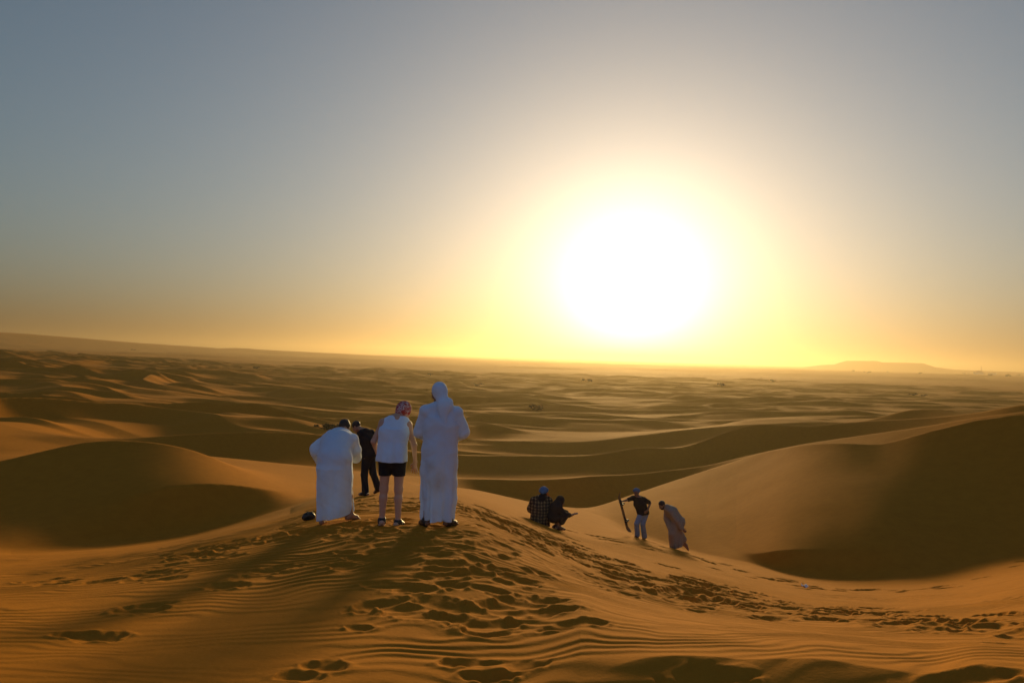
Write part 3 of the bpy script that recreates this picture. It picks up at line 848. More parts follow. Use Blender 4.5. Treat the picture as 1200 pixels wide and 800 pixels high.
def pattern(name, fn_scale, cols, thr=.5, kind='keffiyeh'):
    m = bpy.data.materials.new(name); m.use_nodes = True
    nt = m.node_tree; N = nt.nodes; L = nt.links
    b = N['Principled BSDF']; b.inputs['Roughness'].default_value = .9; b.inputs['Specular IOR Level'].default_value = .1
    tc = N.new('ShaderNodeTexCoord')
    nz = N.new('ShaderNodeTexNoise'); nz.inputs['Scale'].default_value = 9
    L.new(tc.outputs['Object'], nz.inputs['Vector'])
    ad = N.new('ShaderNodeVectorMath'); ad.operation = 'MULTIPLY_ADD'
    L.new(nz.outputs['Color'], ad.inputs[0]); ad.inputs[1].default_value = (.07,) * 3; L.new(tc.outputs['Object'], ad.inputs[2])
    rot = N.new('ShaderNodeMapping'); L.new(ad.outputs[0], rot.inputs['Vector'])
    prev = None
    if kind == 'keffiyeh':
        rot.inputs['Rotation'].default_value = (.5, .6, .4)
        ck = N.new('ShaderNodeTexChecker'); ck.inputs['Scale'].default_value = fn_scale
        ck.inputs['Color1'].default_value = (*cols[0], 1); ck.inputs['Color2'].default_value = (*cols[1], 1)
        L.new(rot.outputs[0], ck.inputs['Vector'])
        vo = N.new('ShaderNodeTexNoise'); vo.inputs['Scale'].default_value = 17; L.new(rot.outputs[0], vo.inputs['Vector'])
        rp = N.new('ShaderNodeValToRGB'); rp.color_ramp.elements[0].position = .42; rp.color_ramp.elements[1].position = .55; L.new(vo.outputs['Fac'], rp.inputs[0])
        mx = N.new('ShaderNodeMix'); mx.data_type = 'RGBA'; L.new(rp.outputs[0], mx.inputs['Factor'])
        mx.inputs['A'].default_value = (*cols[0], 1); L.new(ck.outputs['Color'], mx.inputs['B']); prev = mx.outputs['Result']
    else:                                   # plaid: bands along two directions
        outs = []
        for axis in ('X', 'Z'):
            wv = N.new('ShaderNodeTexWave'); wv.wave_type = 'BANDS'; wv.bands_direction = axis; wv.inputs['Scale'].default_value = fn_scale; wv.inputs['Distortion'].default_value = .6
            L.new(rot.outputs[0], wv.inputs['Vector'])
            rp = N.new('ShaderNodeValToRGB'); rp.color_ramp.interpolation = 'LINEAR'
            rp.color_ramp.elements[0].position = .55; rp.color_ramp.elements[1].position = .72; L.new(wv.outputs['Fac'], rp.inputs[0]); outs.append(rp.outputs[0])
        a = N.new('ShaderNodeMath'); a.operation = 'ADD'; L.new(outs[0], a.inputs[0]); L.new(outs[1], a.inputs[1])
        h = N.new('ShaderNodeMath'); h.operation = 'MULTIPLY'; L.new(a.outputs[0], h.inputs[0]); h.inputs[1].default_value = .5
        rp = N.new('ShaderNodeValToRGB'); e = rp.color_ramp.elements
        e[0].color = (*cols[0], 1); e[1].color = (*cols[2], 1); e.new(.5).color = (*cols[1], 1)
        L.new(h.outputs[0], rp.inputs[0]); prev = rp.outputs[0]
    L.new(prev, b.inputs['Base Color'])
    return m


M_KEFF = pattern('red_check_cloth', 70, ((0.30, 0.035, 0.035), (0.58, 0.48, 0.47)))
M_PLAID = pattern('brown_plaid_flannel', 4.2, ((0.022, 0.017, 0.013), (0.09, 0.06, 0.03), (0.26, 0.19, 0.10)), kind='plaid')


def stained(base, spots):
    """a sandy smudge in a white cloth, at given places on the cloth itself"""
    m = base.copy(); m.name = 'smudged_white_cotton'
    nt = m.node_tree; N = nt.nodes; L = nt.links
    b = N['Principled BSDF']; src = b.inputs['Base Color'].links[0].from_socket
    tc = N.new('ShaderNodeTexCoord'); last = src
    nz = N.new('ShaderNodeTexNoise'); nz.inputs['Scale'].default_value = 14; L.new(tc.outputs['Object'], nz.inputs['Vector'])
    for (p, rad, col, st) in spots:
        d = N.new('ShaderNodeVectorMath'); d.operation = 'DISTANCE'; L.new(tc.outputs['Object'], d.inputs[0]); d.inputs[1].default_value = p
        mr = N.new('ShaderNodeMapRange'); mr.inputs['From Min'].default_value = 0; mr.inputs['From Max'].default_value = rad; mr.inputs['To Min'].default_value = st; mr.inputs['To Max'].default_value = 0
        L.new(d.outputs['Value'], mr.inputs['Value'])
        mu = N.new('ShaderNodeMath'); mu.operation = 'MULTIPLY'; L.new(mr.outputs[0], mu.inputs[0]); L.new(nz.outputs['Fac'], mu.inputs[1])
        mx = N.new('ShaderNodeMix'); mx.data_type = 'RGBA'; L.new(mu.outputs[0], mx.inputs['Factor']); L.new(last, mx.inputs['A']); mx.inputs['B'].default_value = (*col, 1); last = mx.outputs['Result']
    L.new(last, b.inputs['Base Color'])
    return m


# ------------------------------------------------------------------ garments
def v3(*a): return np.array(a, float)


def lerp(a, b, t): return np.array(a, float) * (1 - t) + np.array(b, float) * t


def torso(F, J, off, heavy=1.0, low=True):
    pel, che, nck = [np.array(J[n], float) for n in ('pelvis', 'chest', 'neck')]
    acr = unit(J.get('across', (1, 0, 0))); acp = unit(J.get('hip_across', J.get('across', (1, 0, 0)))); fw = unit(np.cross((0, 0, 1), acr)); hv = heavy
    if low: F.oval(pel, np.array([.165, .12, .13]) * [hv, hv, 1] + off, .06, np.stack([acp, np.cross((0, 0, 1), acp), (0, 0, 1)], 1))
    for q in (-1, 1):
        F.limb(pel + acp * q * .075, che + acr * q * .07, .105 * hv + off, .115 * hv + off, .06, (fw, 1.1))
        F.limb(che + acr * q * .06, nck + acr * q * .05 - (nck - che) * .25, .115 * hv + off, .085 + off, .06, (fw, 1.15))
    return F


def sleeves(F, J, off, frac, heavy=1.0, wide=0.0, which='lr'):
    nck, che = np.array(J['neck'], float), np.array(J['chest'], float)
    for n in which:
        sh, el, wr = [np.array(J[k + n], float) for k in ('sh_', 'el_', 'wr_')]
        F.limb(nck - (nck - che) * .12, sh, .055 + off, .056 + off, .035)
        r0 = .05 * (.6 + .4 * heavy) + off
        if frac <= 1: F.limb(sh, lerp(sh, el, frac), r0, .045 + off + wide, .03)
        else: F.limb(sh, el, r0, .042 + off + wide, .014); F.limb(el, lerp(el, wr, frac - 1), .042 + off + wide, .032 + off + wide, .014)
    return F


def legs_cloth(F, J, off, frac, taper=0.0, thigh=1.0):
    for n in 'lr':
        hp, kn, an = [np.array(J[k + n], float) for k in ('hip_', 'kn_', 'an_')]
        if frac <= 1: F.limb(hp, lerp(hp, kn, frac), .083 * thigh + off, .066 + off, .04)
        else:
            F.limb(hp, kn, .083 * thigh + off, .054 + off, .04); F.limb(kn, lerp(kn, an, frac - 1), .054 + off, .046 + off + taper, .03)
    return F


def seat_cloth(F, J, off, heavy=1.0):
    pel = np.array(J['pelvis'], float); acp = unit(J.get('hip_across', J.get('across', (1, 0, 0))))
    F.oval(pel, np.array([.165, .12, .13]) * [heavy, heavy, 1] + off, .05, np.stack([acp, np.cross((0, 0, 1), acp), (0, 0, 1)], 1))
    F.limb(pel, pel + v3(0, 0, .1), .10 * heavy + off, .10 * heavy + off, .05)
    return F


def hair_cap(o, J, m, h=.006, s=1.0, name='hair', low=-.05):
    B = frame(J['look'], J.get('head_up', (0, 0, 1))); c = np.array(J['head'], float)
    P = lambda x, y, z: c + B @ (np.array([x, y, z]) * s)
    F = Field().oval(P(0, -.018, .038), np.array([.082, .1, .092]) * s, .02, B)
    F.dent(P(0, .125, -.03), np.array([.1, .1, .1]) * s, .012).cut(P(0, -.05, low), -B[:, 2] + B[:, 1] * .35, .01)
    F.warp(creases(.004, 75, 2.1))
    return build(name, F, h, m, o)


def shoe(o, an, to, m, sole=None, name='shoe', r=.044):
    an, to = np.array(an, float), np.array(to, float); d = unit(to - an); hl = an - d * v3(1, 1, .4) * .05 - v3(0, 0, .035)
    dn = v3(0, 0, -1); dn = unit(dn - d * (dn @ d))
    F = Field().limb(hl + v3(0, 0, .005), to - d * .02, r - .002, r - .006, .02, (dn, 1.15)).limb(an, an - v3(0, 0, .03) , r + .004, r + .006, .03)
    F.limb(an, to - d * .08, r, r - .008, .03)
    F.cut(an + v3(0, 0, .035), unit(v3(0, 0, 1)), .01)
    s = build(name, F, .008, m, o)
    if sole:
        G = Field().limb(hl - v3(0, 0, .028), to - d * .015 - v3(0, 0, .022), r + .001, r - .004, .01, (dn, 4.2))
        build('sole', G, .007, sole, s)
    return s


def grounded(J, x, y):
    """rest each foot on the sand under it"""
    z0 = height(x, y)
    for n in 'lr':
        for k in ('an_', 'to_'):
            p = J[k + n]; d = height(x + J['an_' + n][0], y + J['an_' + n][1]) - z0
            J[k + n] = (p[0], p[1], p[2] + d - .012)
    return J


# ------------------------------------------------------------------ the tall man in white
def tall_man():
    x, y, z, r = place(513, 616); sc = r / 9.5
    J = grounded(dict(pelvis=(0, 0, .97), chest=(0, .0, 1.29), neck=(0, .02, 1.54), head=(-.045, .06, 1.705), look=(-.82, .5, -.3),
             sh_l=(-.195, .01, 1.46), sh_r=(.195, .01, 1.46), el_l=(-.275, .05, 1.2), el_r=(.285, .05, 1.2), wr_l=(-.17, .28, 1.1), wr_r=(.10, .30, 1.09),
             hip_l=(-.1, 0, .93), hip_r=(.1, 0, .93), kn_l=(-.13, .02, .5), kn_r=(.125, .02, .5), an_l=(-.155, -.01, .085), an_r=(.135, -.01, .085), to_l=(-.235, .15, .02), to_r=(.225, .14, .02)), x, y)
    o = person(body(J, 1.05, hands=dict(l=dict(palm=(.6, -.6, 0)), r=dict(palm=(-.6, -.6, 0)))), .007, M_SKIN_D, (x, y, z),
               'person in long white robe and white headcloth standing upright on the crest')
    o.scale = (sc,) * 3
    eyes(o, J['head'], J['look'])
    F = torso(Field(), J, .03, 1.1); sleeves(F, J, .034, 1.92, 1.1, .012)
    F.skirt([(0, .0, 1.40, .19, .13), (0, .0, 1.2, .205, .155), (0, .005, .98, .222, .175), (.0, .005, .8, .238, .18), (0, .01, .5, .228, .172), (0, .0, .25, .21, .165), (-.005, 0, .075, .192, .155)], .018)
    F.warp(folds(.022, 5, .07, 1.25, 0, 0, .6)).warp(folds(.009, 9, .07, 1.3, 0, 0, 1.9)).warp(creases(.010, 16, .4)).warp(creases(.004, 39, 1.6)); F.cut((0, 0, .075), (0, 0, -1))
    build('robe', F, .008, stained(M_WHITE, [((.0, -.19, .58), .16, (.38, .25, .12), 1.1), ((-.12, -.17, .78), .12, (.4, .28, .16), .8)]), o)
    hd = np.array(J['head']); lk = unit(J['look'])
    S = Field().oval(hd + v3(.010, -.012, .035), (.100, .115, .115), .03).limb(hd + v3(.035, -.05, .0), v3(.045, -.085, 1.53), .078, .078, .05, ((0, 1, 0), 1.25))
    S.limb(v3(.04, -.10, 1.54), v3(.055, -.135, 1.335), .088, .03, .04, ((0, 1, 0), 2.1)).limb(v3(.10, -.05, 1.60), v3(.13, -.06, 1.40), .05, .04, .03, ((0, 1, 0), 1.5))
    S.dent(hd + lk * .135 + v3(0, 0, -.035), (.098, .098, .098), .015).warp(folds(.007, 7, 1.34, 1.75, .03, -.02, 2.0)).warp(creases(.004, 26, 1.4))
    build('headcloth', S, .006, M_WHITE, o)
    for n in 'lr': shoe(o, J['an_' + n], J['to_' + n], M_SANDAL, None, 'sandal')


def bent_man():
    x, y, z, r = place(391.5, 612); sc = r / 10.4
    J = grounded(dict(pelvis=(-.01, 0, .9), chest=(-.045, .24, 1.08), neck=(-.035, .41, 1.17), head=(-.03, .57, 1.24), look=(.0, .75, -.65), head_up=(0, .65, .75),
             sh_l=(-.205, .30, 1.10), sh_r=(.15, .30, 1.10), el_l=(-.335, .27, .955), el_r=(.165, .34, .955), wr_l=(-.305, .44, .80), wr_r=(.15, .52, .82),
             hip_l=(-.11, 0, .86), hip_r=(.11, 0, .86), kn_l=(-.14, .03, .48), kn_r=(.17, .03, .48), an_l=(-.165, -.0, .085), an_r=(.225, .0, .085), to_l=(-.19, .17, .02), to_r=(.31, .13, .02)), x, y)
    o = person(body(J, 1.15), .008, M_SKIN_M, (x, y, z), 'person in a long pale robe bending far forward, back to the viewer, bare feet')
    o.scale = (sc,) * 3
    eyes(o, J['head'], J['look'], J['head_up'])
    F = torso(Field(), J, .028, 1.1); F.oval((-.04, .20, 1.085), (.175, .2, .15), .06); F.oval((-.035, .12, 1.0), (.2, .19, .17), .06); sleeves(F, J, .036, 1.88, 1.2, .024)
    F.skirt([(-.03, .14, 1.0, .20, .17), (-.03, .08, .9, .238, .215), (-.03, .04, .75, .258, .235), (-.005, .02, .45, .245, .21), (.025, 0, .2, .235, .185), (.04, 0, .0, .23, .175)], .05)
    F.warp(folds(.022, 4, .05, 1.05, 0, .05, 2.2)).warp(folds(.009, 8, .05, 1.1, 0, .05, .4)).warp(creases(.011, 14, 1.9)).warp(creases(.004, 37, .6)); F.cut((.03, 0, .085), (.25, 0, -1))
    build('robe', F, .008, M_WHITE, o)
    hair_cap(o, J, M_HAIR)
    # string of red beads from the left hand: a thing he holds
    H = np.array(J['wr_l']) + v3(-.005, .04, -.07)
    bd = Field()
    for k in range(26):
        t = 2 * math.pi * k / 26; p = v3(-.012 * math.sin(t) + .012 * math.sin(3 * t), .03 * math.sin(t), -.15 + .15 * math.cos(t))
        bd.oval(p, (.0095,) * 3, .001)
    v, q = bd.mesh(.0035)
    b = mesh_obj('prayer_beads', v, q, mat('red_beads', (.22, .035, .02), .35, spec=.5))
    b.location = (x + H[0] * sc, y + H[1] * sc, z + H[2] * sc)
    tag(b, 'loop of dark red beads dangling from the hand of the person bending forward', 'beads')
    T = Field().limb((0, 0, -.30), (0.004, 0, -.37), .007, .017, .004)
    build('tassel', T, .004, mat('red_thread', (.25, .03, .025), .9), b)


def woman():
    x, y, z, r = place(457.5, 614); sc = r / 9.8
    J = grounded(dict(pelvis=(0, 0, .87), chest=(.005, .05, 1.18), neck=(.04, .11, 1.385), head=(.115, .20, 1.475), look=(.35, .75, -.6), head_up=(.35, .45, .8),
             sh_l=(-.15, .09, 1.315), sh_r=(.175, .09, 1.295), el_l=(-.265, .06, 1.07), el_r=(.265, .10, 1.03), wr_l=(-.235, .22, .88), wr_r=(.28, .16, .80),
             hip_l=(-.09, 0, .84), hip_r=(.09, 0, .84), kn_l=(-.1, .01, .46), kn_r=(.092, .01, .46), an_l=(-.112, -.01, .085), an_r=(.10, -.01, .085), to_l=(-.14, .165, .02), to_r=(.14, .16, .02)), x, y)
    o = person(body(J, .95, bust=.075, head_s=.95, hands=dict(r=dict(d=(-.08, .15, -1), palm=(.2, .8, 0), curl=.22, spread=.2), l=dict(palm=(.8, .2, .2))), thigh=1.02), .0065, M_SKIN_L, (x, y, z),
               'person in a white sleeveless top, black shorts and red checked headscarf, looking down')
    o.scale = (sc,) * 3
    eyes(o, J['head'], J['look'], J['head_up'], .95)
    F = torso(Field(), J, .016, .97); nck = np.array(J['neck'])
    for q in ('l', 'r'): F.limb(nck - v3(0, 0, .04), lerp(nck, J['sh_' + q], .82), .062, .058, .05)
    F.oval(nck - v3(0, .02, .15), (.17, .12, .12), .05)
    F.skirt([(.005, .05, 1.25, .165, .13), (.0, .035, 1.08, .165, .14), (.0, .01, .95, .182, .165), (0, -.005, .80, .196, .178)], .04)
    F.cut(nck + v3(0, -.0, .015), (.1, .35, 1)).warp(folds(.013, 5, .82, 1.35, 0, 0, 1.1)).warp(creases(.007, 18, .9)).warp(creases(.003, 45, .6)).cut((0, 0, .825), (0, 0, -1))
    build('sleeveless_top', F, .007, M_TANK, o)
    S = seat_cloth(Field(), J, .014, .97); legs_cloth(S, J, .016, .56); S.warp(creases(.003, 30, .3)); S.cut((0, 0, .635), (0, 0, -1)).cut((0, 0, 1.0), (0, 0, 1))
    build('shorts', S, .008, M_SHORT, o)
    hd = np.array(J['head'])
    K = Field().oval(hd + v3(-.012, -.022, .028), (.103, .115, .112), .03).limb(hd + v3(-.055, -.06, .0), hd + v3(-.085, -.12, -.19), .055, .036, .04, ((0, 1, 0), 1.3))
    K.limb(hd + v3(-.03, -.07, -.02), hd + v3(-.035, -.12, -.17), .05, .028, .04, ((0, 1, 0), 1.3)).oval(hd + v3(-.03, -.11, .0), (.042, .035, .045), .02)
    K.dent(hd + unit(J['look']) * .125, (.09, .09, .09), .012).warp(creases(.0055, 38, .5))
    build('headscarf', K, .006, M_KEFF, o)
    for n in 'lr': shoe(o, J['an_' + n], J['to_' + n], M_SHOE, M_SOLE)


def dark_man():
    x, y, z, r = place(428.5, 580.5, 12); sc = r / 16.4
    J = grounded(dict(across=(.45, .75, 0), pelvis=(.03, .0, .88), chest=(.0, .0, 1.2), neck=(-.095, .035, 1.415), head=(-.275, .11, 1.49), look=(-.72, .3, -.62), head_up=(-.55, .2, .8),
             sh_l=(-.13, -.11, 1.355), sh_r=(.04, .17, 1.355), el_l=(-.165, -.12, 1.08), el_r=(.0, .21, 1.08), wr_l=(-.19, -.06, .86), wr_r=(-.13, .25, .92),
             hip_l=(-.005, -.06, .86), hip_r=(.075, .07, .86), kn_l=(-.035, -.04, .47), kn_r=(.13, .07, .5), an_l=(-.0, -.03, .085), an_r=(.255, .1, .15), to_l=(-.15, .07, .02), to_r=(.16, .17, .035)), x, y)
    o = person(body(J, .95), .008, M_SKIN_M, (x, y, z), 'person in a black t-shirt and black trousers walking with head bowed')
    o.scale = (sc,) * 3
    eyes(o, J['head'], J['look'], J['head_up'])
    F = torso(Field(), J, .02, .98); sleeves(F, J, .024, .72); F.cut(np.array(J['neck']) + v3(-.03, 0, .035), (-.35, .1, 1)).warp(creases(.005, 20, .2)).cut((0, 0, .84), (0, 0, -1))
    build('t_shirt', F, .009, M_BLACK, o)
    S = seat_cloth(Field(), J, .012); legs_cloth(S, J, .02, 1.93, .012); S.warp(creases(.005, 18, 1.2)).cut((0, 0, .99), (0, 0, 1))
    build('trousers', S, .009, M_TROUS, o)
    hair_cap(o, J, M_HAIR, low=-.03)
    for n in 'lr': shoe(o, J['an_' + n], J['to_' + n], M_SHOE)


def plaid_sitter():
    x, y, z, r = place(633.6, 613); sc = r / 18.0
    dz = lambda a, b: height(x + a, y + b) - height(x, y)
    J = dict(pelvis=(0, 0, .13), chest=(.0, .02, .40), neck=(.035, .05, .62), head=(.055, .08, .755), look=(.35, .9, -.15),
             sh_l=(-.18, .04, .55), sh_r=(.19, .04, .55), el_l=(-.25, .1, .32), el_r=(.26, .12, .31), wr_l=(-.15, .33, .3), wr_r=(.17, .35, .29),
             hip_l=(-.1, .05, .12), hip_r=(.1, .05, .12), kn_l=(-.16, .42, .34 + dz(-.16, .42)), kn_r=(.17, .42, .34 + dz(.17, .42)),
             an_l=(-.14, .72, .08 + dz(-.14, .72)), an_r=(.16, .72, .08 + dz(.16, .72)), to_l=(-.17, .9, .03 + dz(-.17, .9)), to_r=(.19, .9, .03 + dz(.19, .9)))
    o = person(body(J, 1.0), .009, M_SKIN_M, (x, y, z), 'person in brown plaid shirt and blue head wrap sitting on the slope')
    o.scale = (sc,) * 3
    eyes(o, J['head'], J['look'])
    F = torso(Field(), J, .04, 1.1); sleeves(F, J, .036, 1.9, 1.1, .015)
    F.skirt([(0, .03, .54, .2, .14), (0, .0, .35, .228, .185), (0, .0, .1, .24, .2), (0, .0, -.06, .24, .2)], .05)
    F.warp(folds(.01, 5, 0, .5, 0, 0, .7)).warp(creases(.006, 22, .8))
    build('plaid_shirt', F, .009, M_PLAID, o)
    S = Field(); legs_cloth(S, J, .022, 1.92, .02); S.warp(creases(.005, 20, .2))
    build('trousers', S, .01, M_DARK, o)
    hd = np.array(J['head'])
    K = Field().oval(hd + v3(0, -.01, .04), (.096, .112, .098), .03).oval(hd + v3(-.02, -.11, .0), (.045, .035, .04), .03).limb(hd + v3(-.07, .0, .02), hd + v3(.07, -.01, .045), .05, .05, .03)
    K.dent(hd + unit(J['look']) * .13 + v3(0, 0, -.03), (.1, .1, .09), .012).warp(creases(.005, 40, .3))
    build('head_wrap', K, .007, M_WRAPB, o)
    N_ = Field().limb(hd + v3(0, -.03, -.08), np.array(J['neck']) + v3(-.02, -.06, -.02), .078, .095, .05).limb(hd + v3(-.04, -.05, -.08), np.array(J['neck']) + v3(-.08, -.07, -.05), .05, .06, .04); N_.warp(creases(.006, 36, .9))
    build('neck_scarf', N_, .008, M_DARK, o)
    O = Field().limb(hd + v3(.09, .03, -.05), hd + v3(.13, .05, -.15), .035, .05, .03, ((0, 1, 0), 2.2)).limb(hd + v3(.13, .05, -.13), hd + v3(.15, .04, -.24), .045, .02, .03, ((0, 1, 0), 2.2)); O.warp(creases(.006, 36, .1))
    build('scarf_end', O, .008, M_ORANGE, o)
    for n in 'lr': shoe(o, J['an_' + n], J['to_' + n], M_SHOE)


def croucher():
    x, y, z, r = place(654.3, 620.5); sc = r / 18.5
    J = grounded(dict(across=(.35, -.9, 0), pelvis=(-.13, .02, .31), chest=(-.085, .02, .51), neck=(-.02, .05, .63), head=(.05, .08, .70), look=(.82, .25, -.5), head_up=(.4, .1, .85),
             sh_r=(.0, -.12, .57), sh_l=(-.09, .19, .57), el_r=(.13, -.13, .405), el_l=(.1, .22, .42), wr_r=(.27, -.08, .385), wr_l=(.22, .16, .39),
             hip_r=(-.09, -.08, .30), hip_l=(-.14, .1, .30), kn_r=(.15, -.14, .37), kn_l=(.12, .2, .36), an_r=(.0, -.09, .085), an_l=(-.06, .14, .085), to_r=(.16, -.04, .02), to_l=(.1, .2, .02)), x, y)
    o = person(body(J, .85, hands=dict(r=dict(d=(.95, .1, .1), palm=(0, .2, 1), curl=.5), l=dict(palm=(0, 0, -1)))), .008, M_SKIN_D, (x, y, z), 'person in a dark hooded top crouching on the sand and holding out a phone')
    o.scale = (sc,) * 3
    eyes(o, J['head'], J['look'], J['head_up'])
    F = torso(Field(), J, .03, .88); sleeves(F, J, .026, 1.85, .9, .006); hd = np.array(J['head'])
    F.oval(hd + v3(-.012, -.0, .03), (.108, .108, .115), .03).limb(hd + v3(-.06, -.01, -.02), np.array(J['neck']) + v3(-.05, 0, -.02), .085, .1, .05)
    F.dent(hd + unit(J['look']) * .135, (.095, .095, .095), .012).warp(creases(.006, 24, .7))
    build('hooded_top', F, .008, M_DARK, o)
    S = seat_cloth(Field(), J, .016); legs_cloth(S, J, .018, 1.5, .015); S.warp(creases(.005, 24, .7))
    build('trousers', S, .009, M_DARK, o)
    for n in 'lr': shoe(o, J['an_' + n], J['to_' + n], M_BROWNSHOE, None, 'sandal')
    # the phone in the hand
    bm = bmesh.new(); bmesh.ops.create_cube(bm, size=1); bmesh.ops.scale(bm, vec=(.15, .075, .010), verts=bm.verts); bmesh.ops.bevel(bm, geom=bm.edges[:], offset=.0035, segments=2, affect='EDGES')
    me = bpy.data.meshes.new('phone'); bm.to_mesh(me); bm.free(); me.materials.append(mat('dark_red_phone_case', (.05, .012, .012), .4, spec=.5))
    p = link(bpy.data.objects.new('phone', me)); W = np.array(J['wr_r']) + v3(.13, .012, .035)
    p.location = (x + W[0] * sc, y + W[1] * sc, z + W[2] * sc); p.rotation_euler = (.15, -.22, .1)
    tag(p, 'dark phone held out flat in the hand of the crouching hooded person', 'phone')
    bm = bmesh.new(); bmesh.ops.create_cube(bm, size=1); bmesh.ops.scale(bm, vec=(.138, .066, .0012), verts=bm.verts); bmesh.ops.translate(bm, verts=bm.verts, vec=(0, 0, .0058))
    me = bpy.data.meshes.new('screen'); bm.to_mesh(me); bm.free(); me.materials.append(mat('black_glass', (.01, .01, .012), .1, spec=.6)); link(bpy.data.objects.new('screen', me), p)


def boarder():
    x, y, z, r = place(749.5, 630.3, 12); sc = r / 23.9
    J = grounded(dict(across=(-.85, .5, 0), hip_across=(-.9, -.4, 0), pelvis=(.10, .03, .80), chest=(-.015, .0, 1.08), neck=(-.085, .0, 1.30), head=(-.145, -.03, 1.465), look=(-.35, -.9, -.25),
             sh_r=(-.225, .08, 1.255), sh_l=(.10, -.06, 1.245), el_r=(-.42, -.0, 1.20), el_l=(.315, .03, 1.12), wr_r=(-.585, -.06, 1.165), wr_l=(.215, -.13, .93),
             hip_r=(.035, -.0, .77), hip_l=(.18, .06, .77), kn_r=(-.13, -.13, .48), kn_l=(.085, -.05, .46), an_r=(-.075, -.02, .085), an_l=(.17, .08, .085), to_r=(-.2, -.13, .02), to_l=(.08, -.07, .02)), x, y)
    o = person(body(J, .98, hands=dict(r=dict(d=(-1, -.1, 0), palm=(-.1, -1, 0), curl=.75), l=dict(d=(-.6, -.5, -.5), palm=(-.5, .7, 0)))), .008, M_SKIN_D, (x, y, z),
               'person in black t-shirt and faded jeans steadying a sandboard, hand on hip')
    o.scale = (sc,) * 3
    eyes(o, J['head'], J['look'])
    F = torso(Field(), J, .022, 1.0); sleeves(F, J, .026, .75); F.cut(np.array(J['neck']) + v3(0, 0, .03), (-.1, -.3, 1)).warp(creases(.006, 19, .5)).cut((0.1, 0, .745), (.1, 0, -1))
    build('t_shirt', F, .009, M_BLACK, o)
    S = seat_cloth(Field(), J, .01); legs_cloth(S, J, .022, 1.95, .016); S.warp(creases(.006, 19, .5)).cut((0, 0, .88), (0, 0, 1))
    build('jeans', S, .009, M_DENIM, o)
    hd = np.array(J['head'])
    K = Field().oval(hd + v3(.005, .02, .045), (.098, .11, .093), .03).limb(hd + v3(-.07, -.02, .05), hd + v3(.075, .0, .05), .05, .05, .03).oval(hd + v3(.05, .09, .0), (.05, .05, .06), .03).limb(hd + v3(.04, .08, -.02), hd + v3(.05, .1, -.16), .05, .04, .03, ((0, 1, 0), 1.5))
    K.dent(hd + unit(J['look']) * .13 + v3(0, 0, -.045), (.095, .095, .09), .012).warp(creases(.005, 40, .3))
    build('head_wrap', K, .007, M_WRAP, o)
    for n in 'lr': shoe(o, J['an_' + n], J['to_' + n], M_BROWNSHOE)
    # the sandboard: a thing of its own
    L_, Wd = 1.34, .25
    bm = bmesh.new(); nl, nw = 36, 8; rows_ = []
    for i in range(nl + 1):
        t = i / nl * 2 - 1; s_ = t * L_ / 2; e = abs(t)
        half = Wd / 2 * (1 - .10 * (1 - e * e)) * (math.sqrt(max(0, 1 - ((e - .8) / .2) ** 2)) if e > .8 else 1)
        lift = .10 * max(0, (e - .74) / .26) ** 2
        rows_.append([bm.verts.new((s_, (j / nw * 2 - 1) * max(half, .002), lift)) for j in range(nw + 1)])
    for a, b in zip(rows_, rows_[1:]):
        for j in range(nw): bm.faces.new((a[j], a[j + 1], b[j + 1], b[j]))
    bmesh.ops.solidify(bm, geom=bm.faces[:], thickness=.014); bmesh.ops.recalc_face_normals(bm, faces=bm.faces)
    me = bpy.data.meshes.new('sandboard'); bm.to_mesh(me); bm.free(); me.materials.append(mat('worn_wood_board', (.20, .10, .04), .5, .35, 9, .1, 60, spec=.3))
    for p in me.polygons: p.use_smooth = True
    b = link(bpy.data.objects.new('sandboard', me))
    top = v3(-.75, -.11, 1.46); bot = v3(-.36, -.02, .17); ax_ = unit(top - bot)
    wd = unit(v3(.42, .90, .1)); wd = unit(wd - ax_ * (wd @ ax_)); nn = np.cross(ax_, wd)
    if nn[0] < 0: wd = -wd; nn = -nn
    Rm = Matrix(np.stack([ax_, wd, nn], 1).tolist()).to_4x4(); mid = (top + bot) / 2
    b.matrix_world = Matrix.Translation((x + mid[0] * sc, y + mid[1] * sc, z + mid[2] * sc)) @ Rm @ Matrix.Scale(sc, 4)
    tag(b, 'narrow brown sandboard with foot bindings, held upright beside the person in jeans', 'sandboard')
    for s_ in (.27, -.29):
        G = Field().limb((s_ - .10, 0, .012), (s_ + .10, 0, .012), .05, .05, .01, ((0, 0, 1), 3)).limb((s_, -.09, .02), (s_, -.05, .085), .022, .02, .02).limb((s_, -.05, .085), (s_, .05, .085), .02, .02, .02).limb((s_, .05, .085), (s_, .09, .02), .02, .022, .02)
        build('foot_binding', G, .006, M_SHOE, b)


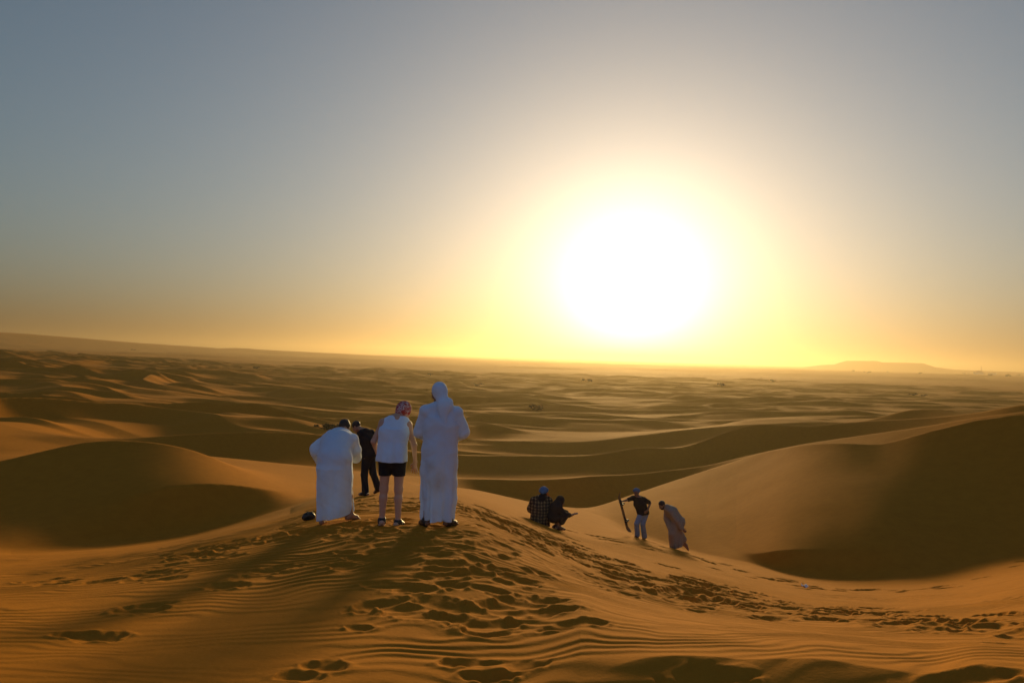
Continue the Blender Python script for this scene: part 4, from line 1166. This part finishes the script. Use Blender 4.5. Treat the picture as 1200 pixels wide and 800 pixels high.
def walker():
    x, y, z, r = place(793.4, 643.2, 12); sc = r / 22.0
    J = grounded(dict(across=(-.3, .95, 0), pelvis=(.02, 0, .80), chest=(-.19, -.0, 1.08), neck=(-.355, -.01, 1.205), head=(-.475, -.02, 1.27), look=(-.80, -.25, -.55), head_up=(-.5, -.1, .85),
             sh_r=(-.29, .16, 1.13), sh_l=(-.24, -.19, 1.13), el_l=(-.06, -.26, .87), el_r=(-.3, .14, .85), wr_l=(.075, -.25, .645), wr_r=(-.2, -.02, .58),
             hip_l=(.0, -.09, .78), hip_r=(.03, .09, .78), kn_l=(-.17, -.09, .45), kn_r=(.10, .08, .42), an_l=(-.04, -.06, .085), an_r=(.285, .1, .20), to_l=(-.2, -.1, .02), to_r=(.36, .1, .05)), x, y)
    o = person(body(J, 1.08, hands=dict(l=dict(d=(.8, -.1, -.6)), r=dict(d=(.1, -.1, -1)))), .008, M_SKIN_D, (x, y, z), 'person in an off-white robe walking stooped, bearded, rear foot lifted, beside the sandboarder')
    o.scale = (sc,) * 3
    eyes(o, J['head'], J['look'], J['head_up'])
    F = torso(Field(), J, .03, 1.14); sleeves(F, J, .034, 1.9, 1.08, .012)
    F.skirt([(.02, 0, .92, .17, .17), (.0, 0, .75, .19, .19), (-.05, 0, .5, .2, .19), (-.03, 0, .28, .2, .18), (-.0, 0, .0, .19, .16)], .06)
    F.limb(J['hip_l'], J['kn_l'], .12, .10, .05).limb(J['kn_r'], (.19, .09, .27), .11, .095, .06).limb(J['kn_l'], (-.1, -.07, .14), .1, .08, .05)
    F.warp(folds(.02, 5, .05, .85, 0, 0, 1.6)).warp(creases(.006, 17, 1.1)); F.cut((0, 0, .075), (.26, 0, -1))
    build('robe', F, .009, M_BEIGE, o)
    hair_cap(o, J, M_HAIR)
    B = frame(J['look'], J['head_up']); c = np.array(J['head'])
    D = Field().oval(c + B @ v3(0, .045, -.085), (.058, .052, .042), .02, B).limb(c + B @ v3(-.06, .0, -.04), c + B @ v3(-.045, .04, -.08), .02, .024, .02).limb(c + B @ v3(.06, .0, -.04), c + B @ v3(.045, .04, -.08), .02, .024, .02)
    D.limb(c + B @ v3(-.03, .09, -.047), c + B @ v3(.03, .09, -.047), .010, .010, .01); D.warp(creases(.003, 80, .4))
    build('beard', D, .006, M_HAIR, o)


import bmesh
for fn in (tall_man, bent_man, woman, dark_man, plaid_sitter, croucher, boarder, walker): fn()
# ------------------------------------------------------------------ small things on the sand, scrub, and what stands far out on the plain
def box(name, size, at_, m, parent=None, bev=.1, rot=0):
    bm = bmesh.new(); bmesh.ops.create_cube(bm, size=1); bmesh.ops.scale(bm, vec=size, verts=bm.verts)
    if bev: bmesh.ops.bevel(bm, geom=bm.edges[:], offset=bev * min(size), segments=2, affect='EDGES')
    if rot: bmesh.ops.rotate(bm, verts=bm.verts, matrix=Matrix.Rotation(rot, 3, 'Z'))
    bmesh.ops.translate(bm, verts=bm.verts, vec=at_)
    me = bpy.data.meshes.new(name); bm.to_mesh(me); bm.free(); me.materials.append(m)
    return link(bpy.data.objects.new(name, me), parent)


# the black bag left lying by the crest
x, y, z, r = place(361.5, 609)
e = link(bpy.data.objects.new('bag', None)); e.location = (x, y, z); e.rotation_euler = (0, 0, .5)
tag(e, 'small black bag lying on the sand beside the bent person', 'bag')
F = Field().limb((-.05, 0, .045), (.05, .0, .05), .05, .052, .03, ((0, 1, 0), 1.15)).oval((.0, 0, .075), (.07, .045, .03), .03); F.warp(creases(.004, 45, .6))
build('pouch', F, .005, mat('black_nylon', (.012, .014, .015), .45, .3, 30, .2, 200, spec=.4), e)
F = Field().limb((-.075, 0, .09), (-.02, -.02, .125), .010, .008, .006).limb((-.02, -.02, .125), (.05, 0, .115), .008, .008, .006).limb((.05, 0, .115), (.09, .02, .06), .008, .010, .006)
build('strap', F, .004, mat('dark_teal_strap', (.02, .05, .05), .5), e)

# a scrap of white paper on the right slope
x, y, z, r = place(943, 687)
bm = bmesh.new(); bmesh.ops.create_grid(bm, x_segments=7, y_segments=7, size=.075)
for v in bm.verts:
    v.co.z = .035 * math.sin(v.co.x * 31 + 1) * math.cos(v.co.y * 27) + .05 * abs(v.co.x) / .11 + .03; v.co.x *= .8
bmesh.ops.solidify(bm, geom=bm.faces[:], thickness=.003)
me = bpy.data.meshes.new('paper_scrap'); bm.to_mesh(me); bm.free(); me.materials.append(mat('white_paper', (.75, .72, .68), .8))
o = link(bpy.data.objects.new('paper_scrap', me)); o.location = (x, y, z - .02)
tag(o, 'crumpled scrap of white paper lying on the sand at the foot of the right slope', 'paper')

M_LEAF = mat('scrub_leaf', (.055, .062, .022), .8, .35, 6, spec=.1)
M_LEAFD = mat('dry_scrub_leaf', (.050, .042, .020), .8, .35, 6, spec=.1)
M_TWIG = mat('scrub_twig', (.07, .045, .025), .9)


def shrub(px, py, w_, h_, label, group, leaf, n=900, seed=1, rmin=20, blobs=7):
    x, y, z, r = place(px, py, rmin)
    g = np.random.default_rng(seed)
    e = link(bpy.data.objects.new('shrub', None)); e.location = (x, y, z - .03 * h_); e.rotation_euler = (0, 0, g.uniform(0, 6))
    tag(e, label, 'shrub', group)
    cs = [(g.normal(0, .27) * w_, g.normal(0, .27) * w_, g.uniform(.22, .62) * h_, g.uniform(.2, .34) * w_) for _ in range(blobs)]
    vs, fs = [], []
    for k in range(n):
        cx, cy, cz_, rad = cs[g.integers(0, blobs)]
        d = g.normal(size=3); d /= np.linalg.norm(d); p = np.array([cx, cy, cz_]) + d * rad * g.uniform(.1, 1.05) * [1, 1, .8 * h_ / w_ * 1.3]
        if p[2] < 0: p[2] = abs(p[2]) * .3
        a = g.normal(size=3); a /= np.linalg.norm(a); b_ = np.cross(a, g.normal(size=3)); b_ /= np.linalg.norm(b_)
        l, wd = w_ * g.uniform(.04, .085), w_ * g.uniform(.018, .036); i = len(vs)
        vs += [p - a * l, p + b_ * wd, p + a * l, p - b_ * wd]; fs.append((i, i + 1, i + 2, i + 3))
    mesh_obj('foliage', vs, fs, leaf, e, smooth=False)
    F = Field()
    for (cx, cy, cz_, rad) in cs: F.limb((0, 0, -.05 * h_), (cx * .5, cy * .5, cz_ * .55), .022 * w_, .014 * w_, .01 * w_).limb((cx * .5, cy * .5, cz_ * .55), (cx, cy, cz_ * 1.1), .014 * w_, .007 * w_, .01 * w_)
    build('stem', F, max(.012 * w_, .004), M_TWIG, e)
    return e


shrub(383, 503, 1.9, 1.0, 'round green shrub on the plain just behind the bent person', None, M_LEAF, 1400, 3, 40, 9)
shrub(629, 481, 3.2, 1.6, 'dark shrub alone among the mid-distance dunes right of the tall robed person', None, M_LEAFD, 900, 7, 100)
shrub(157, 410.5, 9.0, 4.2, 'broad dark bush on the far left skyline', None, M_LEAFD, 900, 9, 300)
for k, (px, py, w_) in enumerate([(1070, 463, 3.2), (1083, 464, 3.6), (1016, 437, 14), (1040, 436, 11), (1078, 438, 13), (1000, 435, 12), (1130, 438, 15), (1160, 440, 14), (1180, 441, 17), (1195, 440, 16), (905, 447, 6), (845, 452, 5), (690, 447, 5), (300, 432, 5), (505, 440, 5), (560, 452, 4)]):
    shrub(px, py, w_, w_ * .42, 'tiny dark scrub bush far out on the hazy plain', 'scrub bushes scattered over the far plain', M_LEAFD, 320, 20 + k, 60, 5)

# masts and a low building in the haze on the right skyline
M_STEEL = mat('grey_steel', (.25, .24, .23), .6)
M_PLASTER = mat('pale_plaster', (.45, .40, .34), .9)


def mast(px, dist, h_, zoff, label):
    t = math.atan2(ray(px, 425)[0], ray(px, 425)[1]); x, y = dist * math.sin(t), dist * math.cos(t); z = height(x, y) + CAMZ + zoff
    e = link(bpy.data.objects.new('radio_mast', None)); e.location = (x, y, z); tag(e, label, 'mast')
    F = Field(); w_ = h_ * .035
    for sx, sy in ((-1, -1), (1, -1), (1, 1), (-1, 1)): F.limb((sx * w_, sy * w_, -2), (sx * w_ * .25, sy * w_ * .25, h_ * .8), h_ * .012, h_ * .009, .05)
    for i in range(7):
        f = i / 7; a = w_ * (1 - .75 * f); z0 = h_ * .8 * f; z1 = h_ * .8 * (f + 1 / 7)
        F.limb((-a, -a, z0), (a, -a, z1), h_ * .006, h_ * .006, .05).limb((a, -a, z0), (a, a, z1), h_ * .006, h_ * .006, .05).limb((a, a, z0), (-a, a, z1), h_ * .006, h_ * .006, .05).limb((-a, a, z0), (-a, -a, z1), h_ * .006, h_ * .006, .05)
    build('lattice_tower', F, h_ * .008, M_STEEL, e)
    A = Field().limb((0, 0, h_ * .78), (0, 0, h_), h_ * .008, h_ * .005, .05).limb((-h_ * .04, 0, h_ * .84), (h_ * .04, 0, h_ * .84), h_ * .012, h_ * .012, .05)
    build('antenna', A, h_ * .005, M_STEEL, e)
    return x, y, z


mast(1062, 4600, 34, -1, 'thin radio mast standing on the flat-topped hill on the horizon')
bx, by, bz = mast(1150, 3300, 38, -1, 'thin radio mast beside the low building at the far right')
for (name, dx, w_, d_, h_, lab) in [('building', -18, 30, 14, 9, 'hazy low building with a pitched roof beside the far right mast'), ('building', 34, 24, 12, 6, 'small flat hazy building right of the far right mast')]:
    e = link(bpy.data.objects.new(name, None)); X_, Y_ = bx + dx, by - 12; e.location = (X_, Y_, height(X_, Y_) + CAMZ); tag(e, lab, 'building')
    box('wall', (w_, d_, h_ + 3), (0, 0, h_ / 2 - 1.5), M_PLASTER, e, bev=0)
    if dx < 0:
        bm = bmesh.new(); q = [(-w_ / 2 - 1, -d_ / 2 - 1, h_ + .01), (w_ / 2 + 1, -d_ / 2 - 1, h_ + .01), (w_ / 2 + 1, d_ / 2 + 1, h_ + .01), (-w_ / 2 - 1, d_ / 2 + 1, h_ + .01), (-2, 0, h_ + 6), (2, 0, h_ + 6)]
        vv = [bm.verts.new(p) for p in q]
        for f in ((0, 1, 5, 4), (1, 2, 5), (2, 3, 4, 5), (3, 0, 4), (3, 2, 1, 0)): bm.faces.new([vv[i] for i in f])
        me = bpy.data.meshes.new('roof'); bm.to_mesh(me); bm.free(); me.materials.append(mat('roof_tile', (.2, .13, .09), .9)); link(bpy.data.objects.new('roof', me), e)
    else: box('parapet', (w_ + .6, d_ + .6, .8), (0, 0, h_ + .41), M_PLASTER, e, bev=0)
    for i in range(4): box('window', (1.8, .2, 1.8), ((i - 1.5) * w_ / 4.6, -d_ / 2 - .08, h_ * .5), mat('dark_glass', (.03, .03, .035), .2) if i == 0 else bpy.data.materials['dark_glass'], e, bev=0)
